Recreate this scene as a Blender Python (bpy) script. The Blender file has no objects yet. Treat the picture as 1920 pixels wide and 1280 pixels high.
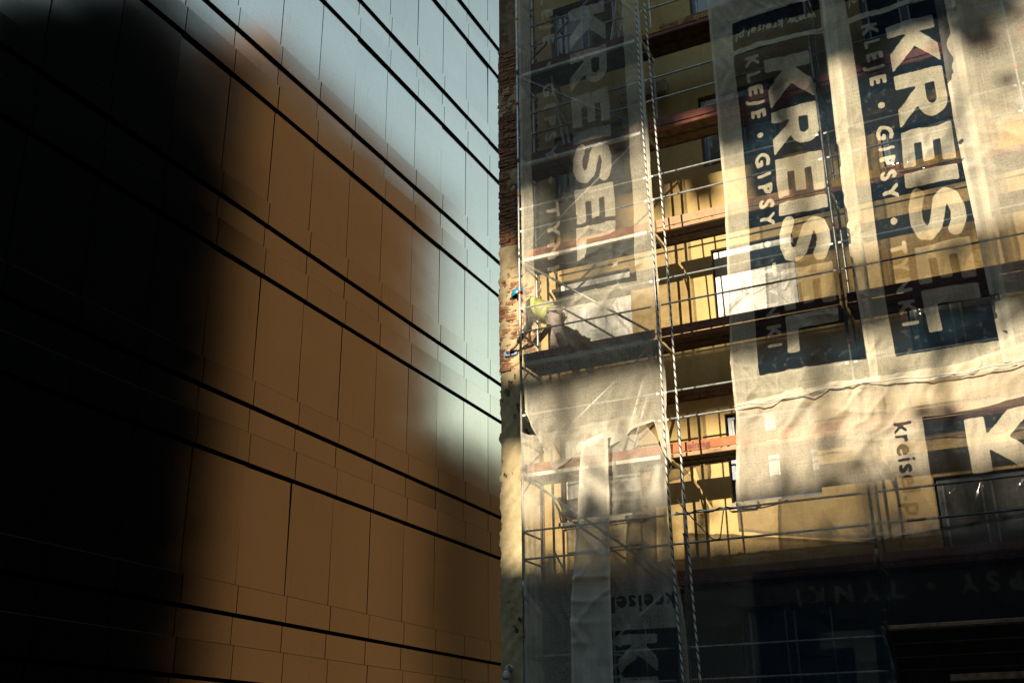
import bpy, bmesh, math, random
import numpy as np
from mathutils import Vector, Matrix, Quaternion

random.seed(7)
rng = np.random.default_rng(7)
sc = bpy.context.scene
col = sc.collection

# ------------------------------------------------------------------ camera
# world: X along the old facade, +Y into it, outer scaffold plane at y = 0
F_PX = 2037.5
PITCH, ROLL, YAW = math.radians(21.67), math.radians(0.5526), math.radians(26.58)
CAM = np.array([0.0, -16.05, 1.6])


def cam_basis():
    R = np.array([1, 0, 0.0])
    Fw = np.array([0, math.cos(PITCH), math.sin(PITCH)])
    D = np.array([0, math.sin(PITCH), -math.cos(PITCH)])
    c, s = math.cos(ROLL), math.sin(ROLL)
    M = np.array([c * R + s * D, -s * R + c * D, Fw])
    c, s = math.cos(YAW), math.sin(YAW)
    T = np.array([[c, -s, 0], [s, c, 0], [0, 0, 1]])
    return M @ T.T


CB = cam_basis()
cam = bpy.data.cameras.new('camera')
cam.lens = F_PX / 1920 * 36
cam.sensor_width = 36
cam.clip_start = 0.1
cam.clip_end = 2000
cam_ob = bpy.data.objects.new('camera', cam)
col.objects.link(cam_ob)
mw = Matrix.Identity(4)
for i in range(3):
    mw[i][0] = CB[0][i]
    mw[i][1] = -CB[1][i]
    mw[i][2] = -CB[2][i]
    mw[i][3] = CAM[i]
cam_ob.matrix_world = mw
sc.camera = cam_ob

# ------------------------------------------------------------------ sky and sun
SUN_DIR = Vector((0.25, 1.0, -0.467)).normalized()
world = bpy.data.worlds.new('World')
sc.world = world
world.use_nodes = True
wn = world.node_tree
sky = wn.nodes.new('ShaderNodeTexSky')
sky.sky_type = 'NISHITA'
sky.sun_disc = False
sky.sun_elevation = math.radians(24.4)
sky.sun_rotation = math.radians(194.04)
sky.air_density = 2.6
sky.dust_density = 0.0
wn.links.new(sky.outputs[0], wn.nodes['Background'].inputs[0])
wn.nodes['Background'].inputs[1].default_value = 0.14
sun = bpy.data.lights.new('sun', 'SUN')
sun.energy = 5.0
sun.angle = math.radians(0.55)
sun.color = (1.0, 0.86, 0.62)
sun_ob = bpy.data.objects.new('sun', sun)
sun_ob.rotation_euler = SUN_DIR.to_track_quat('-Z', 'Y').to_euler()
sun_ob.location = (-20, -60, 50)
col.objects.link(sun_ob)

sc.render.engine = 'CYCLES'
sc.cycles.use_denoising = True
sc.cycles.max_bounces = 6
sc.cycles.diffuse_bounces = 3
sc.cycles.glossy_bounces = 3
sc.cycles.transmission_bounces = 4
sc.cycles.transparent_max_bounces = 24
sc.cycles.caustics_reflective = False
sc.cycles.caustics_refractive = False
sc.view_settings.view_transform = 'Standard'
sc.view_settings.look = 'None'
sc.view_settings.gamma = 1
sc.view_settings.exposure = 0.72
sc.view_settings.use_curve_mapping = False


# ------------------------------------------------------------------ materials
class NT:
    def __init__(s, name):
        s.m = bpy.data.materials.new(name)
        s.m.use_nodes = True
        s.t = s.m.node_tree
        s.b = s.t.nodes['Principled BSDF']
        s.out = s.t.nodes['Material Output']

    def n(s, kind, **kw):
        x = s.t.nodes.new('ShaderNode' + kind)
        for k, v in kw.items():
            if k.startswith('i_'):
                x.inputs[k[2:].replace('_', ' ')].default_value = v
            else:
                setattr(x, k, v)
        return x

    def l(s, a, b):
        s.t.links.new(a, b)

    def coord(s, kind='Object', scale=(1, 1, 1)):
        c = s.n('TexCoord')
        mp = s.n('Mapping')
        mp.inputs['Scale'].default_value = scale
        s.l(c.outputs[kind], mp.inputs[0])
        return mp.outputs[0]

    def geo(s, scale=(1, 1, 1)):
        g = s.n('NewGeometry')
        mp = s.n('Mapping')
        mp.inputs['Scale'].default_value = scale
        s.l(g.outputs['Position'], mp.inputs[0])
        return mp.outputs[0]

    def noise(s, vec, scale, detail=4, rough=0.55):
        x = s.n('TexNoise')
        x.inputs['Scale'].default_value = scale
        x.inputs['Detail'].default_value = detail
        x.inputs['Roughness'].default_value = rough
        s.l(vec, x.inputs['Vector'])
        return x.outputs[0]

    def ramp(s, fac, stops):
        r = s.n('ValToRGB')
        e = r.color_ramp.elements
        while len(e) < len(stops):
            e.new(0.5)
        for q, (p, c) in zip(e, stops):
            q.position = p
            q.color = (*c, 1) if len(c) == 3 else c
        s.l(fac, r.inputs[0])
        return r.outputs[0]

    def mix(s, fac, a, b, mode='MIX'):
        m = s.n('MixRGB', blend_type=mode)
        for i, v in ((0, fac), (1, a), (2, b)):
            if isinstance(v, (int, float)):
                m.inputs[i].default_value = v if i == 0 else (v, v, v, 1)
            elif isinstance(v, tuple):
                m.inputs[i].default_value = (*v, 1)
            else:
                s.l(v, m.inputs[i])
        return m.outputs[0]

    def bump(s, h, strength=0.3, dist=0.02):
        b = s.n('Bump')
        b.inputs['Strength'].default_value = strength
        b.inputs['Distance'].default_value = dist
        s.l(h, b.inputs['Height'])
        s.l(b.outputs[0], s.b.inputs['Normal'])
        return b

    def base(s, c):
        if isinstance(c, tuple):
            s.b.inputs['Base Color'].default_value = (*c, 1)
        else:
            s.l(c, s.b.inputs['Base Color'])

    def set(s, **kw):
        for k, v in kw.items():
            s.b.inputs[k.replace('_', ' ')].default_value = v


MAT = {}


def simple(name, c, rough=0.6, metal=0.0, var=0.15, scale=6.0, bump=0.0):
    m = NT(name)
    v = m.geo()
    f = m.noise(v, scale, 5)
    dark = tuple(x * (1 - var * 1.6) for x in c)
    lite = tuple(min(1, x * (1 + var)) for x in c)
    m.base(m.ramp(f, [(0.3, dark), (0.7, lite)]))
    m.set(Roughness=rough, Metallic=metal)
    if bump:
        m.bump(m.noise(v, scale * 6, 4), bump, 0.01)
    MAT[name] = m.m
    return m


def matte(name):
    b = MAT[name].node_tree.nodes['Principled BSDF']
    b.inputs['Specular IOR Level'].default_value = 0.0
    b.inputs['Roughness'].default_value = 1.0


def m_panel():
    m = NT('bronze_panel')
    v = m.geo()
    oi = m.n('ObjectInfo')
    big = m.noise(m.geo((0.35, 0.35, 0.9)), 1.0, 3)
    fine = m.noise(v, 90.0, 2)
    # streaks of run-off below the open joints
    st = m.noise(m.geo((14, 14, 0.7)), 1.0, 3)
    c = m.ramp(big, [(0.3, (0.62, 0.58, 0.54)), (0.7, (0.69, 0.65, 0.61))])
    c = m.mix(0.35, c, m.ramp(oi.outputs['Random'], [(0, (0.58, 0.55, 0.51)), (1, (0.72, 0.68, 0.64))]))
    c = m.mix(m.ramp(st, [(0.62, (0, 0, 0)), (0.8, (0.35, 0.35, 0.35))]), c, (0.16, 0.12, 0.09))
    c = m.mix(0.24, c, m.ramp(m.noise(v, 34.0, 3, 0.8), [(0.3, (0.25, 0.24, 0.22)), (0.7, (0.95, 0.9, 0.85))]))
    gl = m.n('BsdfAnisotropic', distribution='BECKMANN')
    m.l(c, gl.inputs['Color'])
    r = m.ramp(m.mix(0.35, big, fine), [(0.2, (0.15,) * 3), (0.8, (0.22,) * 3)])
    m.l(r, gl.inputs['Roughness'])
    bp = m.n('Bump'); bp.inputs['Strength'].default_value = 0.06; bp.inputs['Distance'].default_value = 0.03
    m.l(m.noise(m.geo((0.7, 0.7, 0.7)), 1.0, 1), bp.inputs['Height'])
    m.l(bp.outputs[0], gl.inputs['Normal'])
    m.l(gl.outputs[0], m.out.inputs['Surface'])
    m.t.nodes.remove(m.b)
    MAT['panel'] = m.m


def m_plaster(name, c0, c1, stain, bump=0.5):
    m = NT(name)
    v = m.geo()
    a = m.noise(v, 0.8, 6, 0.6)
    b = m.noise(v, 7.0, 6, 0.65)
    g = m.noise(v, 60.0, 4, 0.7)
    run = m.noise(m.geo((5, 5, 0.35)), 1.0, 5)
    c = m.ramp(a, [(0.32, c0), (0.66, c1)])
    c = m.mix(m.ramp(b, [(0.45, (0, 0, 0)), (0.75, (0.6, 0.6, 0.6))]), c, stain)
    c = m.mix(m.ramp(run, [(0.55, (0, 0, 0)), (0.8, (0.45, 0.45, 0.45))]), c, tuple(x * 0.55 for x in stain))
    # pitted specks
    sp = m.noise(v, 38.0, 2)
    c = m.mix(m.ramp(sp, [(0.70, (0, 0, 0)), (0.76, (0.8, 0.8, 0.8))]), c, tuple(x * 0.3 for x in stain))
    c = m.mix(0.25, c, m.ramp(g, [(0.3, tuple(x * 0.6 for x in c0)), (0.7, c1)]))
    m.base(c)
    m.set(Roughness=0.92)
    m.b.inputs['Specular IOR Level'].default_value = 0.15
    m.bump(m.mix(0.5, b, g), bump, 0.012)
    MAT[name] = m.m


def m_brick():
    m = NT('brick')
    oi = m.n('ObjectInfo')
    v = m.geo()
    c = m.ramp(oi.outputs['Random'], [(0.0, (0.16, 0.055, 0.03)), (0.35, (0.27, 0.09, 0.045)), (0.7, (0.33, 0.15, 0.08)), (1.0, (0.20, 0.10, 0.06))])
    n1 = m.noise(v, 22.0, 5, 0.7)
    c = m.mix(m.ramp(n1, [(0.45, (0, 0, 0)), (0.68, (0.8, 0.8, 0.8))]), c, (0.36, 0.26, 0.15))
    m.base(c)
    m.set(Roughness=0.95)
    m.bump(n1, 0.8, 0.015)
    MAT['brick'] = m.m


def m_mortar():
    m = NT('mortar')
    v = m.geo()
    n1 = m.noise(v, 12.0, 6, 0.7)
    n2 = m.noise(v, 2.2, 4, 0.6)
    c = m.ramp(n1, [(0.3, (0.10, 0.06, 0.035)), (0.7, (0.34, 0.24, 0.13))])
    c = m.mix(m.ramp(n2, [(0.5, (0, 0, 0)), (0.6, (1, 1, 1))]), c, (0.14, 0.07, 0.04))
    m.base(c)
    m.set(Roughness=0.95)
    m.bump(n1, 1.0, 0.03)
    MAT['mortar'] = m.m


def m_net(name, open_t, ink_t, thread=(0.66, 0.60, 0.50), fade=0.0):
    m = NT(name)
    t = m.t
    at = m.n('Attribute', attribute_name='ink')
    dn = m.n('Attribute', attribute_name='dens')
    uv = m.n('Attribute', attribute_name='cloth')
    ink = m.ramp(at.outputs['Fac'], [(0.36, (0, 0, 0)), (0.64, (1, 1, 1))])
    mp1 = m.n('Mapping'); mp1.inputs['Scale'].default_value = (60, 1.2, 1); m.l(uv.outputs['Vector'], mp1.inputs[0])
    mp2 = m.n('Mapping'); mp2.inputs['Scale'].default_value = (1.2, 60, 1); m.l(uv.outputs['Vector'], mp2.inputs[0])
    n1 = m.noise(mp1.outputs[0], 1.0, 3)
    n2 = m.noise(mp2.outputs[0], 1.0, 3)
    n3 = m.noise(uv.outputs['Vector'], 1.3, 5, 0.65)
    grain = m.noise(uv.outputs['Vector'], 30.0, 4, 0.8)
    wear = m.noise(uv.outputs['Vector'], 9.0, 5, 0.7)
    ink = m.mix(m.ramp(wear, [(0.56, (0, 0, 0)), (0.85, (0.25, 0.25, 0.25))]), ink, (0, 0, 0))
    ink = m.mix(fade, ink, (0, 0, 0))
    cloth = m.ramp(n3, [(0.28, tuple(x * 0.66 for x in thread)), (0.58, thread)])
    navy = m.ramp(n3, [(0.3, (0.009, 0.019, 0.033)), (0.7, (0.018, 0.042, 0.070))])
    c = m.mix(ink, cloth, navy)
    dif = m.n('BsdfDiffuse')
    m.l(c, dif.inputs['Color'])
    trl = m.n('BsdfTranslucent')
    m.l(c, trl.inputs['Color'])
    mx = m.n('MixShader')
    mx.inputs[0].default_value = 0.18
    m.l(dif.outputs[0], mx.inputs[1])
    m.l(trl.outputs[0], mx.inputs[2])
    tr = m.n('BsdfTransparent')
    # openness: base +- weave, less where cloth gathers (dens)
    w = m.mix(0.5, n1, n2)
    w = m.mix(0.35, w, n3)
    w = m.mix(0.45, w, grain)
    var = m.n('MapRange'); var.inputs['From Min'].default_value = 0.3; var.inputs['From Max'].default_value = 0.7
    var.inputs['To Min'].default_value = -0.26; var.inputs['To Max'].default_value = 0.26
    m.l(w, var.inputs['Value'])
    op = m.n('MapRange'); op.inputs['To Min'].default_value = open_t; op.inputs['To Max'].default_value = ink_t
    m.l(ink, op.inputs['Value'])
    ad = m.n('Math', operation='ADD'); m.l(op.outputs[0], ad.inputs[0]); m.l(var.outputs[0], ad.inputs[1])
    sb = m.n('Math', operation='SUBTRACT', use_clamp=True); m.l(ad.outputs[0], sb.inputs[0]); m.l(dn.outputs['Fac'], sb.inputs[1])
    ms = m.n('MixShader')
    m.l(sb.outputs[0], ms.inputs[0])
    m.l(mx.outputs[0], ms.inputs[1])
    m.l(tr.outputs[0], ms.inputs[2])
    bp = m.n('Bump'); bp.inputs['Strength'].default_value = 0.35; bp.inputs['Distance'].default_value = 0.03
    wr = m.noise(uv.outputs['Vector'], 5.0, 4, 0.6)
    m.l(wr, bp.inputs['Height'])
    m.l(bp.outputs[0], dif.inputs['Normal'])
    m.l(ms.outputs[0], m.out.inputs['Surface'])
    t.nodes.remove(m.b)
    MAT[name] = m.m


def m_film(name, c, trans, rough=0.12):
    m = NT(name)
    v = m.geo((1, 1, 1))
    w1 = m.noise(m.geo((7, 1, 1.1)), 1.0, 2, 0.5)
    w2 = m.noise(m.geo((3.5, 1, 3.0)), 1.0, 2, 0.5)
    h = m.mix(0.5, w1, w2)
    m.base(m.ramp(w1, [(0.35, tuple(x * 0.75 for x in c)), (0.6, c)]))
    m.set(Roughness=rough, IOR=1.5)
    m.b.inputs['Specular IOR Level'].default_value = 0.8 if trans else 0.25
    bp = m.bump(h, 0.25, 0.04)
    if trans > 0:
        tr = m.n('BsdfTransparent')
        ms = m.n('MixShader')
        ms.inputs[0].default_value = trans
        m.l(m.b.outputs[0], ms.inputs[1])
        m.l(tr.outputs[0], ms.inputs[2])
        m.l(ms.outputs[0], m.out.inputs['Surface'])
    MAT[name] = m.m


def m_rope():
    m = NT('rope')
    uv = m.n('Attribute', attribute_name='cloth')
    w = m.n('TexWave', wave_type='BANDS', bands_direction='DIAGONAL')
    w.inputs['Scale'].default_value = 1.0
    w.inputs['Distortion'].default_value = 0.6
    m.l(uv.outputs['Vector'], w.inputs['Vector'])
    m.base(m.ramp(w.outputs['Fac'], [(0.22, (0.035, 0.05, 0.08)), (0.36, (0.80, 0.77, 0.70))]))
    m.set(Roughness=0.8)
    MAT['rope'] = m.m


def m_toe(name, c, wear):
    m = NT(name)
    v = m.geo()
    n1 = m.noise(v, 9.0, 6, 0.7)
    n2 = m.noise(m.geo((30, 30, 3)), 1.0, 4)
    cc = m.mix(m.ramp(n1, [(0.42, (0, 0, 0)), (0.7, (0.85, 0.85, 0.85))]), c, wear)
    cc = m.mix(m.ramp(n2, [(0.5, (0, 0, 0)), (0.8, (0.4, 0.4, 0.4))]), cc, tuple(x * 0.35 for x in c))
    m.base(cc)
    m.set(Roughness=0.75)
    m.bump(n1, 0.3, 0.005)
    MAT[name] = m.m


m_panel()
m_plaster('ochre', (0.56, 0.385, 0.165), (0.68, 0.50, 0.235), (0.42, 0.28, 0.12))
m_plaster('raw_plaster', (0.44, 0.34, 0.20), (0.64, 0.53, 0.33), (0.26, 0.17, 0.09), 1.0)
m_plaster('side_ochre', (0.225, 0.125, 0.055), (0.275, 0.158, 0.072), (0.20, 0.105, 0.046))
m_plaster('ground_floor_shade', (0.085, 0.065, 0.045), (0.13, 0.10, 0.07), (0.05, 0.04, 0.03))  # darker plaster carries the street-level shade in its colour
m_brick(); m_mortar()
m_net('net_cream', 0.58, 0.42, (0.96, 0.89, 0.71), 0.0)
m_net('net_dense', 0.46, 0.36, (0.96, 0.85, 0.68), 0.03)
m_net('net_shade', 0.46, 0.36, (0.17, 0.165, 0.15), 0.1)  # thread darkened to stand in for the shade on the lowest nets
m_net('net_ghost', 0.61, 0.52, (0.84, 0.78, 0.65), 0.18)
m_net('net_grey', 0.56, 0.46, (0.62, 0.58, 0.50), 0.1)
m_net('net_strip', 0.38, 0.30, (0.86, 0.80, 0.68), 0.0)
m_film('white_film', (0.56, 0.54, 0.49), 0.0, 0.3)
m_film('clear_film', (0.30, 0.31, 0.31), 0.62, 0.06)
m_rope()
m_toe('toe_red', (0.20, 0.045, 0.03), (0.28, 0.12, 0.07))
m_toe('toe_orange', (0.46, 0.13, 0.045), (0.42, 0.22, 0.11))
m_toe('toe_wood', (0.50, 0.30, 0.17), (0.40, 0.20, 0.11))
m_toe('toe_yellow', (0.50, 0.30, 0.05), (0.35, 0.19, 0.05))
simple('galv', (0.46, 0.46, 0.44), 0.42, 0.75, 0.25, 14)
simple('alu', (0.74, 0.70, 0.62), 0.5, 0.3, 0.15, 10)
simple('deck_steel', (0.09, 0.06, 0.045), 0.8, 0.1, 0.4, 9, 0.3)
simple('red_paint', (0.45, 0.03, 0.025), 0.5)
simple('yellow_paint', (0.65, 0.42, 0.03), 0.5)
simple('black', (0.012, 0.012, 0.012), 0.85, 0, 0.1)
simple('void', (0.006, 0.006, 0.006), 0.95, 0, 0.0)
simple('blue_frame', (0.030, 0.085, 0.20), 0.35, 0, 0.5, 20)
simple('white_frame', (0.62, 0.60, 0.55), 0.5, 0, 0.2, 10)
simple('stone', (0.50, 0.42, 0.30), 0.9, 0, 0.3, 9, 0.5)
simple('dark_wood', (0.045, 0.030, 0.022), 0.85, 0, 0.4, 6, 0.4)
simple('rust_beam', (0.27, 0.16, 0.10), 0.7, 0.1, 0.4, 9, 0.3)
simple('asphalt', (0.05, 0.05, 0.05), 0.9, 0, 0.2, 3, 0.3)
simple('paving', (0.20, 0.19, 0.17), 0.9, 0, 0.2, 4, 0.3)
simple('leaf', (0.10, 0.09, 0.03), 0.7, 0, 0.3, 2)
simple('gable_shade', (0.024, 0.026, 0.029), 0.85, 0, 0.3, 2)  # gable blacked out so its mirror image reads as deep shade
simple('grey_wall', (0.16, 0.15, 0.14), 0.9, 0, 0.2, 1)
simple('dark_wall', (0.05, 0.05, 0.05), 0.9, 0, 0.2, 1)
simple('panel_lip', (0.045, 0.036, 0.028), 1.0, 0, 0.1)
matte('panel_lip'); matte('gable_shade'); matte('grey_wall'); matte('dark_wall'); matte('void')
simple('roof_tile', (0.16, 0.07, 0.045), 0.9, 0, 0.3, 5)
simple('helmet', (0.02, 0.22, 0.36), 0.28, 0, 0.06, 3)
simple('vest', (0.40, 0.44, 0.085), 0.7, 0, 0.2, 9, 0.3)
simple('reflective_tape', (0.42, 0.42, 0.40), 0.35, 0.2, 0.1, 9)
simple('trousers', (0.52, 0.42, 0.37), 0.9, 0, 0.25, 9, 0.6)
simple('sleeve', (0.02, 0.02, 0.022), 0.85, 0, 0.3, 20, 0.4)
simple('skin', (0.40, 0.21, 0.13), 0.55, 0, 0.1, 20)
simple('boot', (0.03, 0.022, 0.017), 0.7, 0, 0.3, 20)
simple('float_blue', (0.03, 0.16, 0.36), 0.4, 0, 0.1, 10)
simple('lamp_white', (0.60, 0.60, 0.57), 0.4, 0, 0.1, 10)
simple('thin_rope', (0.40, 0.27, 0.14), 0.9, 0, 0.2, 40)
g = NT('glass'); g.base((0.012, 0.016, 0.020)); g.set(Roughness=0.06); g.b.inputs['Specular IOR Level'].default_value = 0.7
g.bump(g.noise(g.geo(), 1.5, 2), 0.05, 0.02); MAT['glass'] = g.m


# ------------------------------------------------------------------ mesh helpers
def link(ob, parent=None):
    col.objects.link(ob)
    if parent is not None:
        ob.parent = parent
    return ob


def empty(name, loc=(0, 0, 0)):
    o = bpy.data.objects.new(name, None)
    o.location = loc
    o.empty_display_size = 0.2
    return link(o)


def tag(o, label=None, cat=None, group=None, kind=None):
    if label: o['label'] = label
    if cat: o['category'] = cat
    if group: o['group'] = group
    if kind: o['kind'] = kind
    return o


class MB:
    def __init__(s):
        s.v = []; s.f = []; s.mi = []

    def box(s, a, b, mi=0):
        (x0, y0, z0), (x1, y1, z1) = a, b
        k = len(s.v)
        s.v += [(x0, y0, z0), (x1, y0, z0), (x1, y1, z0), (x0, y1, z0), (x0, y0, z1), (x1, y0, z1), (x1, y1, z1), (x0, y1, z1)]
        s.f += [tuple(k + i for i in q) for q in ((0, 3, 2, 1), (4, 5, 6, 7), (0, 1, 5, 4), (1, 2, 6, 5), (2, 3, 7, 6), (3, 0, 4, 7))]
        s.mi += [mi] * 6
        return s

    def quad(s, *p, mi=0):
        k = len(s.v)
        s.v += [tuple(q) for q in p]
        s.f.append(tuple(range(k, k + len(p))))
        s.mi.append(mi)
        return s

    def tube(s, pts, r, n=8, mi=0, cap=True):
        pts = [Vector(p) for p in pts]
        rs = r if isinstance(r, (list, tuple)) else [r] * len(pts)
        k = len(s.v)
        up = None
        for i, p in enumerate(pts):
            d = (pts[min(i + 1, len(pts) - 1)] - pts[max(i - 1, 0)]).normalized()
            if up is None:
                up = d.orthogonal().normalized()
            else:
                up = (up - d * up.dot(d)).normalized()
            q = d.cross(up)
            for j in range(n):
                a = 2 * math.pi * j / n
                s.v.append(tuple(p + (up * math.cos(a) + q * math.sin(a)) * rs[i]))
        for i in range(len(pts) - 1):
            for j in range(n):
                j2 = (j + 1) % n
                s.f.append((k + i * n + j, k + i * n + j2, k + (i + 1) * n + j2, k + (i + 1) * n + j))
                s.mi.append(mi)
        if cap:
            s.f.append(tuple(k + j for j in reversed(range(n)))); s.mi.append(mi)
            e = k + (len(pts) - 1) * n
            s.f.append(tuple(e + j for j in range(n))); s.mi.append(mi)
        return s

    def mesh(s, name, mats, smooth=False):
        me = bpy.data.meshes.new(name)
        me.from_pydata(s.v, [], s.f)
        for m in (mats if isinstance(mats, (list, tuple)) else [mats]):
            me.materials.append(MAT[m])
        me.polygons.foreach_set('material_index', s.mi)
        if smooth:
            me.polygons.foreach_set('use_smooth', [True] * len(s.f))
        me.update()
        return me

    def ob(s, name, mats, parent=None, smooth=False):
        return link(bpy.data.objects.new(name, s.mesh(name, mats, smooth)), parent)


def box_ob(name, a, b, mat, parent=None, bevel=0.0):
    o = MB().box(a, b).ob(name, mat, parent)
    if bevel:
        bm = bmesh.new(); bm.from_mesh(o.data)
        bmesh.ops.bevel(bm, geom=bm.edges[:], offset=bevel, segments=1, affect='EDGES')
        bm.to_mesh(o.data); bm.free()
    return o


# ------------------------------------------------------------------ ground and surroundings behind the camera
o = MB().quad((-400, -400, 0), (400, -400, 0), (400, 400, 0), (-400, 400, 0)).ob('ground', 'asphalt'); tag(o, kind='structure')
o = MB().box((-9.6, -2.8, 0.004), (40, 1.0, 0.13)).ob('pavement', 'paving'); tag(o, kind='structure')

# unseen block and roof board, added so their shadow frames the sunlit band
YB = -40.0
block = empty('shade_block', (-4, YB - 6, 0))
tag(block, 'plain grey block added out of view behind the camera to shade the facade foot', 'building')


def oc(name, a, b, mat, par):
    o_ = box_ob(name, a, b, mat, par)
    o_.matrix_parent_inverse = Matrix.Translation(-par.location)
    return o_


oc('wall', (-46, YB - 12, 0), (40, YB - 1.5, 23.4), 'grey_wall', block)
oc('parapet', (-46, YB - 1.9, 23.41), (40, YB - 1.5, 24.85), 'grey_wall', block)
tow = empty('sky_block_tower', (16, YB - 8, 0)); tag(tow, 'high block added out of view behind the camera to cut sky light', 'building')  # added unseen mass, dims the sky light on the facade
oc('wall', (-6.5, YB - 10, 23.9), (45, YB - 1.7, 50), 'dark_wall', tow)
slab = empty('sky_block_slab', (-52, YB - 8, 0)); tag(slab, 'long dark block added out of view on the left to cut sky light', 'building')  # also added, leaves only a slot for sun and sky
oc('wall', (-90, YB - 14, 0), (-46.01, YB - 1, 58), 'dark_wall', slab)
oc('sky_block_core', (-46.0, YB - 14, 24.2), (-32.5, YB - 2, 58), 'dark_wall', slab)  # added extension that closes off more sky
caster = empty('shadow_billboard', (-4, YB, 23.4))  # made-up board on posts, placed to shade the upper facade
tag(caster, 'large board on posts added out of view to cast the upper shadow', 'billboard')
m = MB()
# shadow-casting board: lower edge climbs to the right
XA, XB = -19.35, -4.0
m.v += [(XA, YB, 30.7), (XB, YB, 31.9), (XB, YB, 41), (XA, YB, 39), (XA, YB - .3, 30.7), (XB, YB - .3, 31.9), (XB, YB - .3, 41), (XA, YB - .3, 39)]
m.f += [(0, 1, 2, 3), (7, 6, 5, 4), (0, 4, 5, 1), (1, 5, 6, 2), (2, 6, 7, 3), (3, 7, 4, 0)]; m.mi += [0] * 6
o = m.ob('shadow_board', 'grey_wall', caster); o.matrix_parent_inverse = Matrix.Translation(-caster.location)
for k in range(15):
    fx = XA + 0.5 + k * 0.95 + rng.uniform(-.35, .35); fh = rng.uniform(.15, .9); fw_ = rng.uniform(.25, .8)
    fz = 30.69 + (fx - XA) / (XB - XA) * 1.2; oc('edge_breaker', (fx, YB - .5, fz - fh), (fx + fw_, YB + .35, fz), 'dark_wall', caster)  # made-up boxes that break the shadow's straight edge
oc('shadow_bar', (-19.5, YB - 1.1, 26.75), (-6.6, YB - 0.2, 27.75), 'dark_wall', caster)  # added bar that casts the dark band across the nets
for x in (-17.2, -12.9, -7.0):
    oc('post', (x, YB - 0.4, 23.4), (x + 0.22, YB - 0.31, 34.5), 'dark_wall', caster)  # added uprights whose shadows break up the lit area

# trees added out of view behind the camera; thin crowns dapple the sunlight
def dapple_tree(x, y, h, seed, label):
    r = np.random.default_rng(seed)
    t = empty('dapple_tree', (x, y, 0)); tag(t, label, 'tree', 'added unseen trees that dapple the sunlight')
    m_ = MB().tube([(x, y, 0), (x + .1, y, h * .3), (x - .1, y + .1, h * .6), (x, y, h * .92)], [.24, .19, .11, .03], 10)
    tips = []
    for k in range(16):
        z0 = h * r.uniform(.38, .85); a_ = r.uniform(0, 6.28); L = r.uniform(2.0, 4.3) * (1.15 - z0 / h * .6)
        p0 = Vector((x, y, z0)); p1 = p0 + Vector((math.cos(a_) * L * .6, math.sin(a_) * L * .6, L * .35)); p2 = p0 + Vector((math.cos(a_) * L, math.sin(a_) * L, L * .75))
        m_.tube([p0, p1, p2], [.09, .06, .02], 6)
        tips += [p1, p2, p0.lerp(p2, .75)]
    q_ = m_.ob('trunk', 'dark_wood', t, True); q_.matrix_parent_inverse = Matrix.Translation(-t.location)
    c_ = MB()
    for p in tips:
        for k in range(int(r.integers(1, 6))):
            c = p + Vector(r.normal(0, .55, 3)); a_ = Vector(r.normal(0, 1, 3)).normalized(); b_ = a_.orthogonal().normalized()
            s1 = r.uniform(.10, .26); s2 = s1 * r.uniform(.5, .9)
            c_.quad(c - a_ * s1, c + b_ * s2, c + a_ * s1, c - b_ * s2)
    q_ = c_.ob('crown', 'leaf', t); q_.matrix_parent_inverse = Matrix.Translation(-t.location)


dapple_tree(-12.2, -25.0, 20.5, 5, 'thin tall tree added out of view to dapple the sunlight, the left one')
dapple_tree(-7.6, -26.5, 26.0, 8, 'thin tall tree added out of view to dapple the sunlight, the right one')

# unseen houses added to fill the reflections in the metal panels
rear = empty('reflection_house', (-8.8, 16.4, 0)); tag(rear, 'unseen ochre house added to give the metal panels their brown reflection', 'building')
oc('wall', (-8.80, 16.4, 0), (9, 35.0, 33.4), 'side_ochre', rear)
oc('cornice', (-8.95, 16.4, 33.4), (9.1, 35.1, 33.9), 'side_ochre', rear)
wing = empty('reflection_wing', (-9, 34.4, 0)); tag(wing, 'unseen lower house added for the dark lower part of the reflection', 'building')
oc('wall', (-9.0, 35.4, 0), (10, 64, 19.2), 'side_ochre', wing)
oc('roof', (-9.2, 35.3, 19.2), (10.2, 64, 19.8), 'roof_tile', wing)
endb = empty('sky_block_right', (30, -20, 0)); tag(endb, 'tall dark mass added beyond the right edge to block sky light', 'building')  # added out of view to darken the lower nets
oc('wall', (20, -37, 0), (44, -1.5, 44), 'dark_wall', endb)
lefth = empty('sky_block_left', (-46, -20, 0)); tag(lefth, 'tall dark mass added out of view on the left to block sky light', 'building')  # added on the other side for the same darkening
oc('wall', (-62, -38, 0), (-33, -8, 44), 'dark_wall', lefth)
stack = empty('shadow_stack', (-20.95, YB, 0)); tag(stack, 'tall round stack added out of view to shade the old gable wall', 'chimney')  # made-up stack, its shadow darkens the mirrored gable
o = MB().tube([(-20.95, YB, 0), (-20.95, YB, 46), (-20.95, YB, 52)], [2.0, 1.90, 1.89], 24).ob('shaft', 'brick', stack, True); o.matrix_parent_inverse = Matrix.Translation(-stack.location)
o = MB().tube([(-20.95, YB, 51.2), (-20.95, YB, 52.2)], 1.93, 24).ob('collar', 'brick', stack, True); o.matrix_parent_inverse = Matrix.Translation(-stack.location)

# ------------------------------------------------------------------ the metal clad building (left)
W = 18.0
AL = math.radians(1.47)
LU = Vector((-math.sin(AL), math.cos(AL), 0))
LN = Vector((math.cos(AL), math.sin(AL), 0))
LO = Vector((CAM[0], CAM[1], CAM[2])) - LN * W       # wall point abreast of the camera at eye height


def wall_pt(s, z, d=0.0):
    return LO + LU * s + Vector((0, 0, z)) + LN * d


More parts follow.
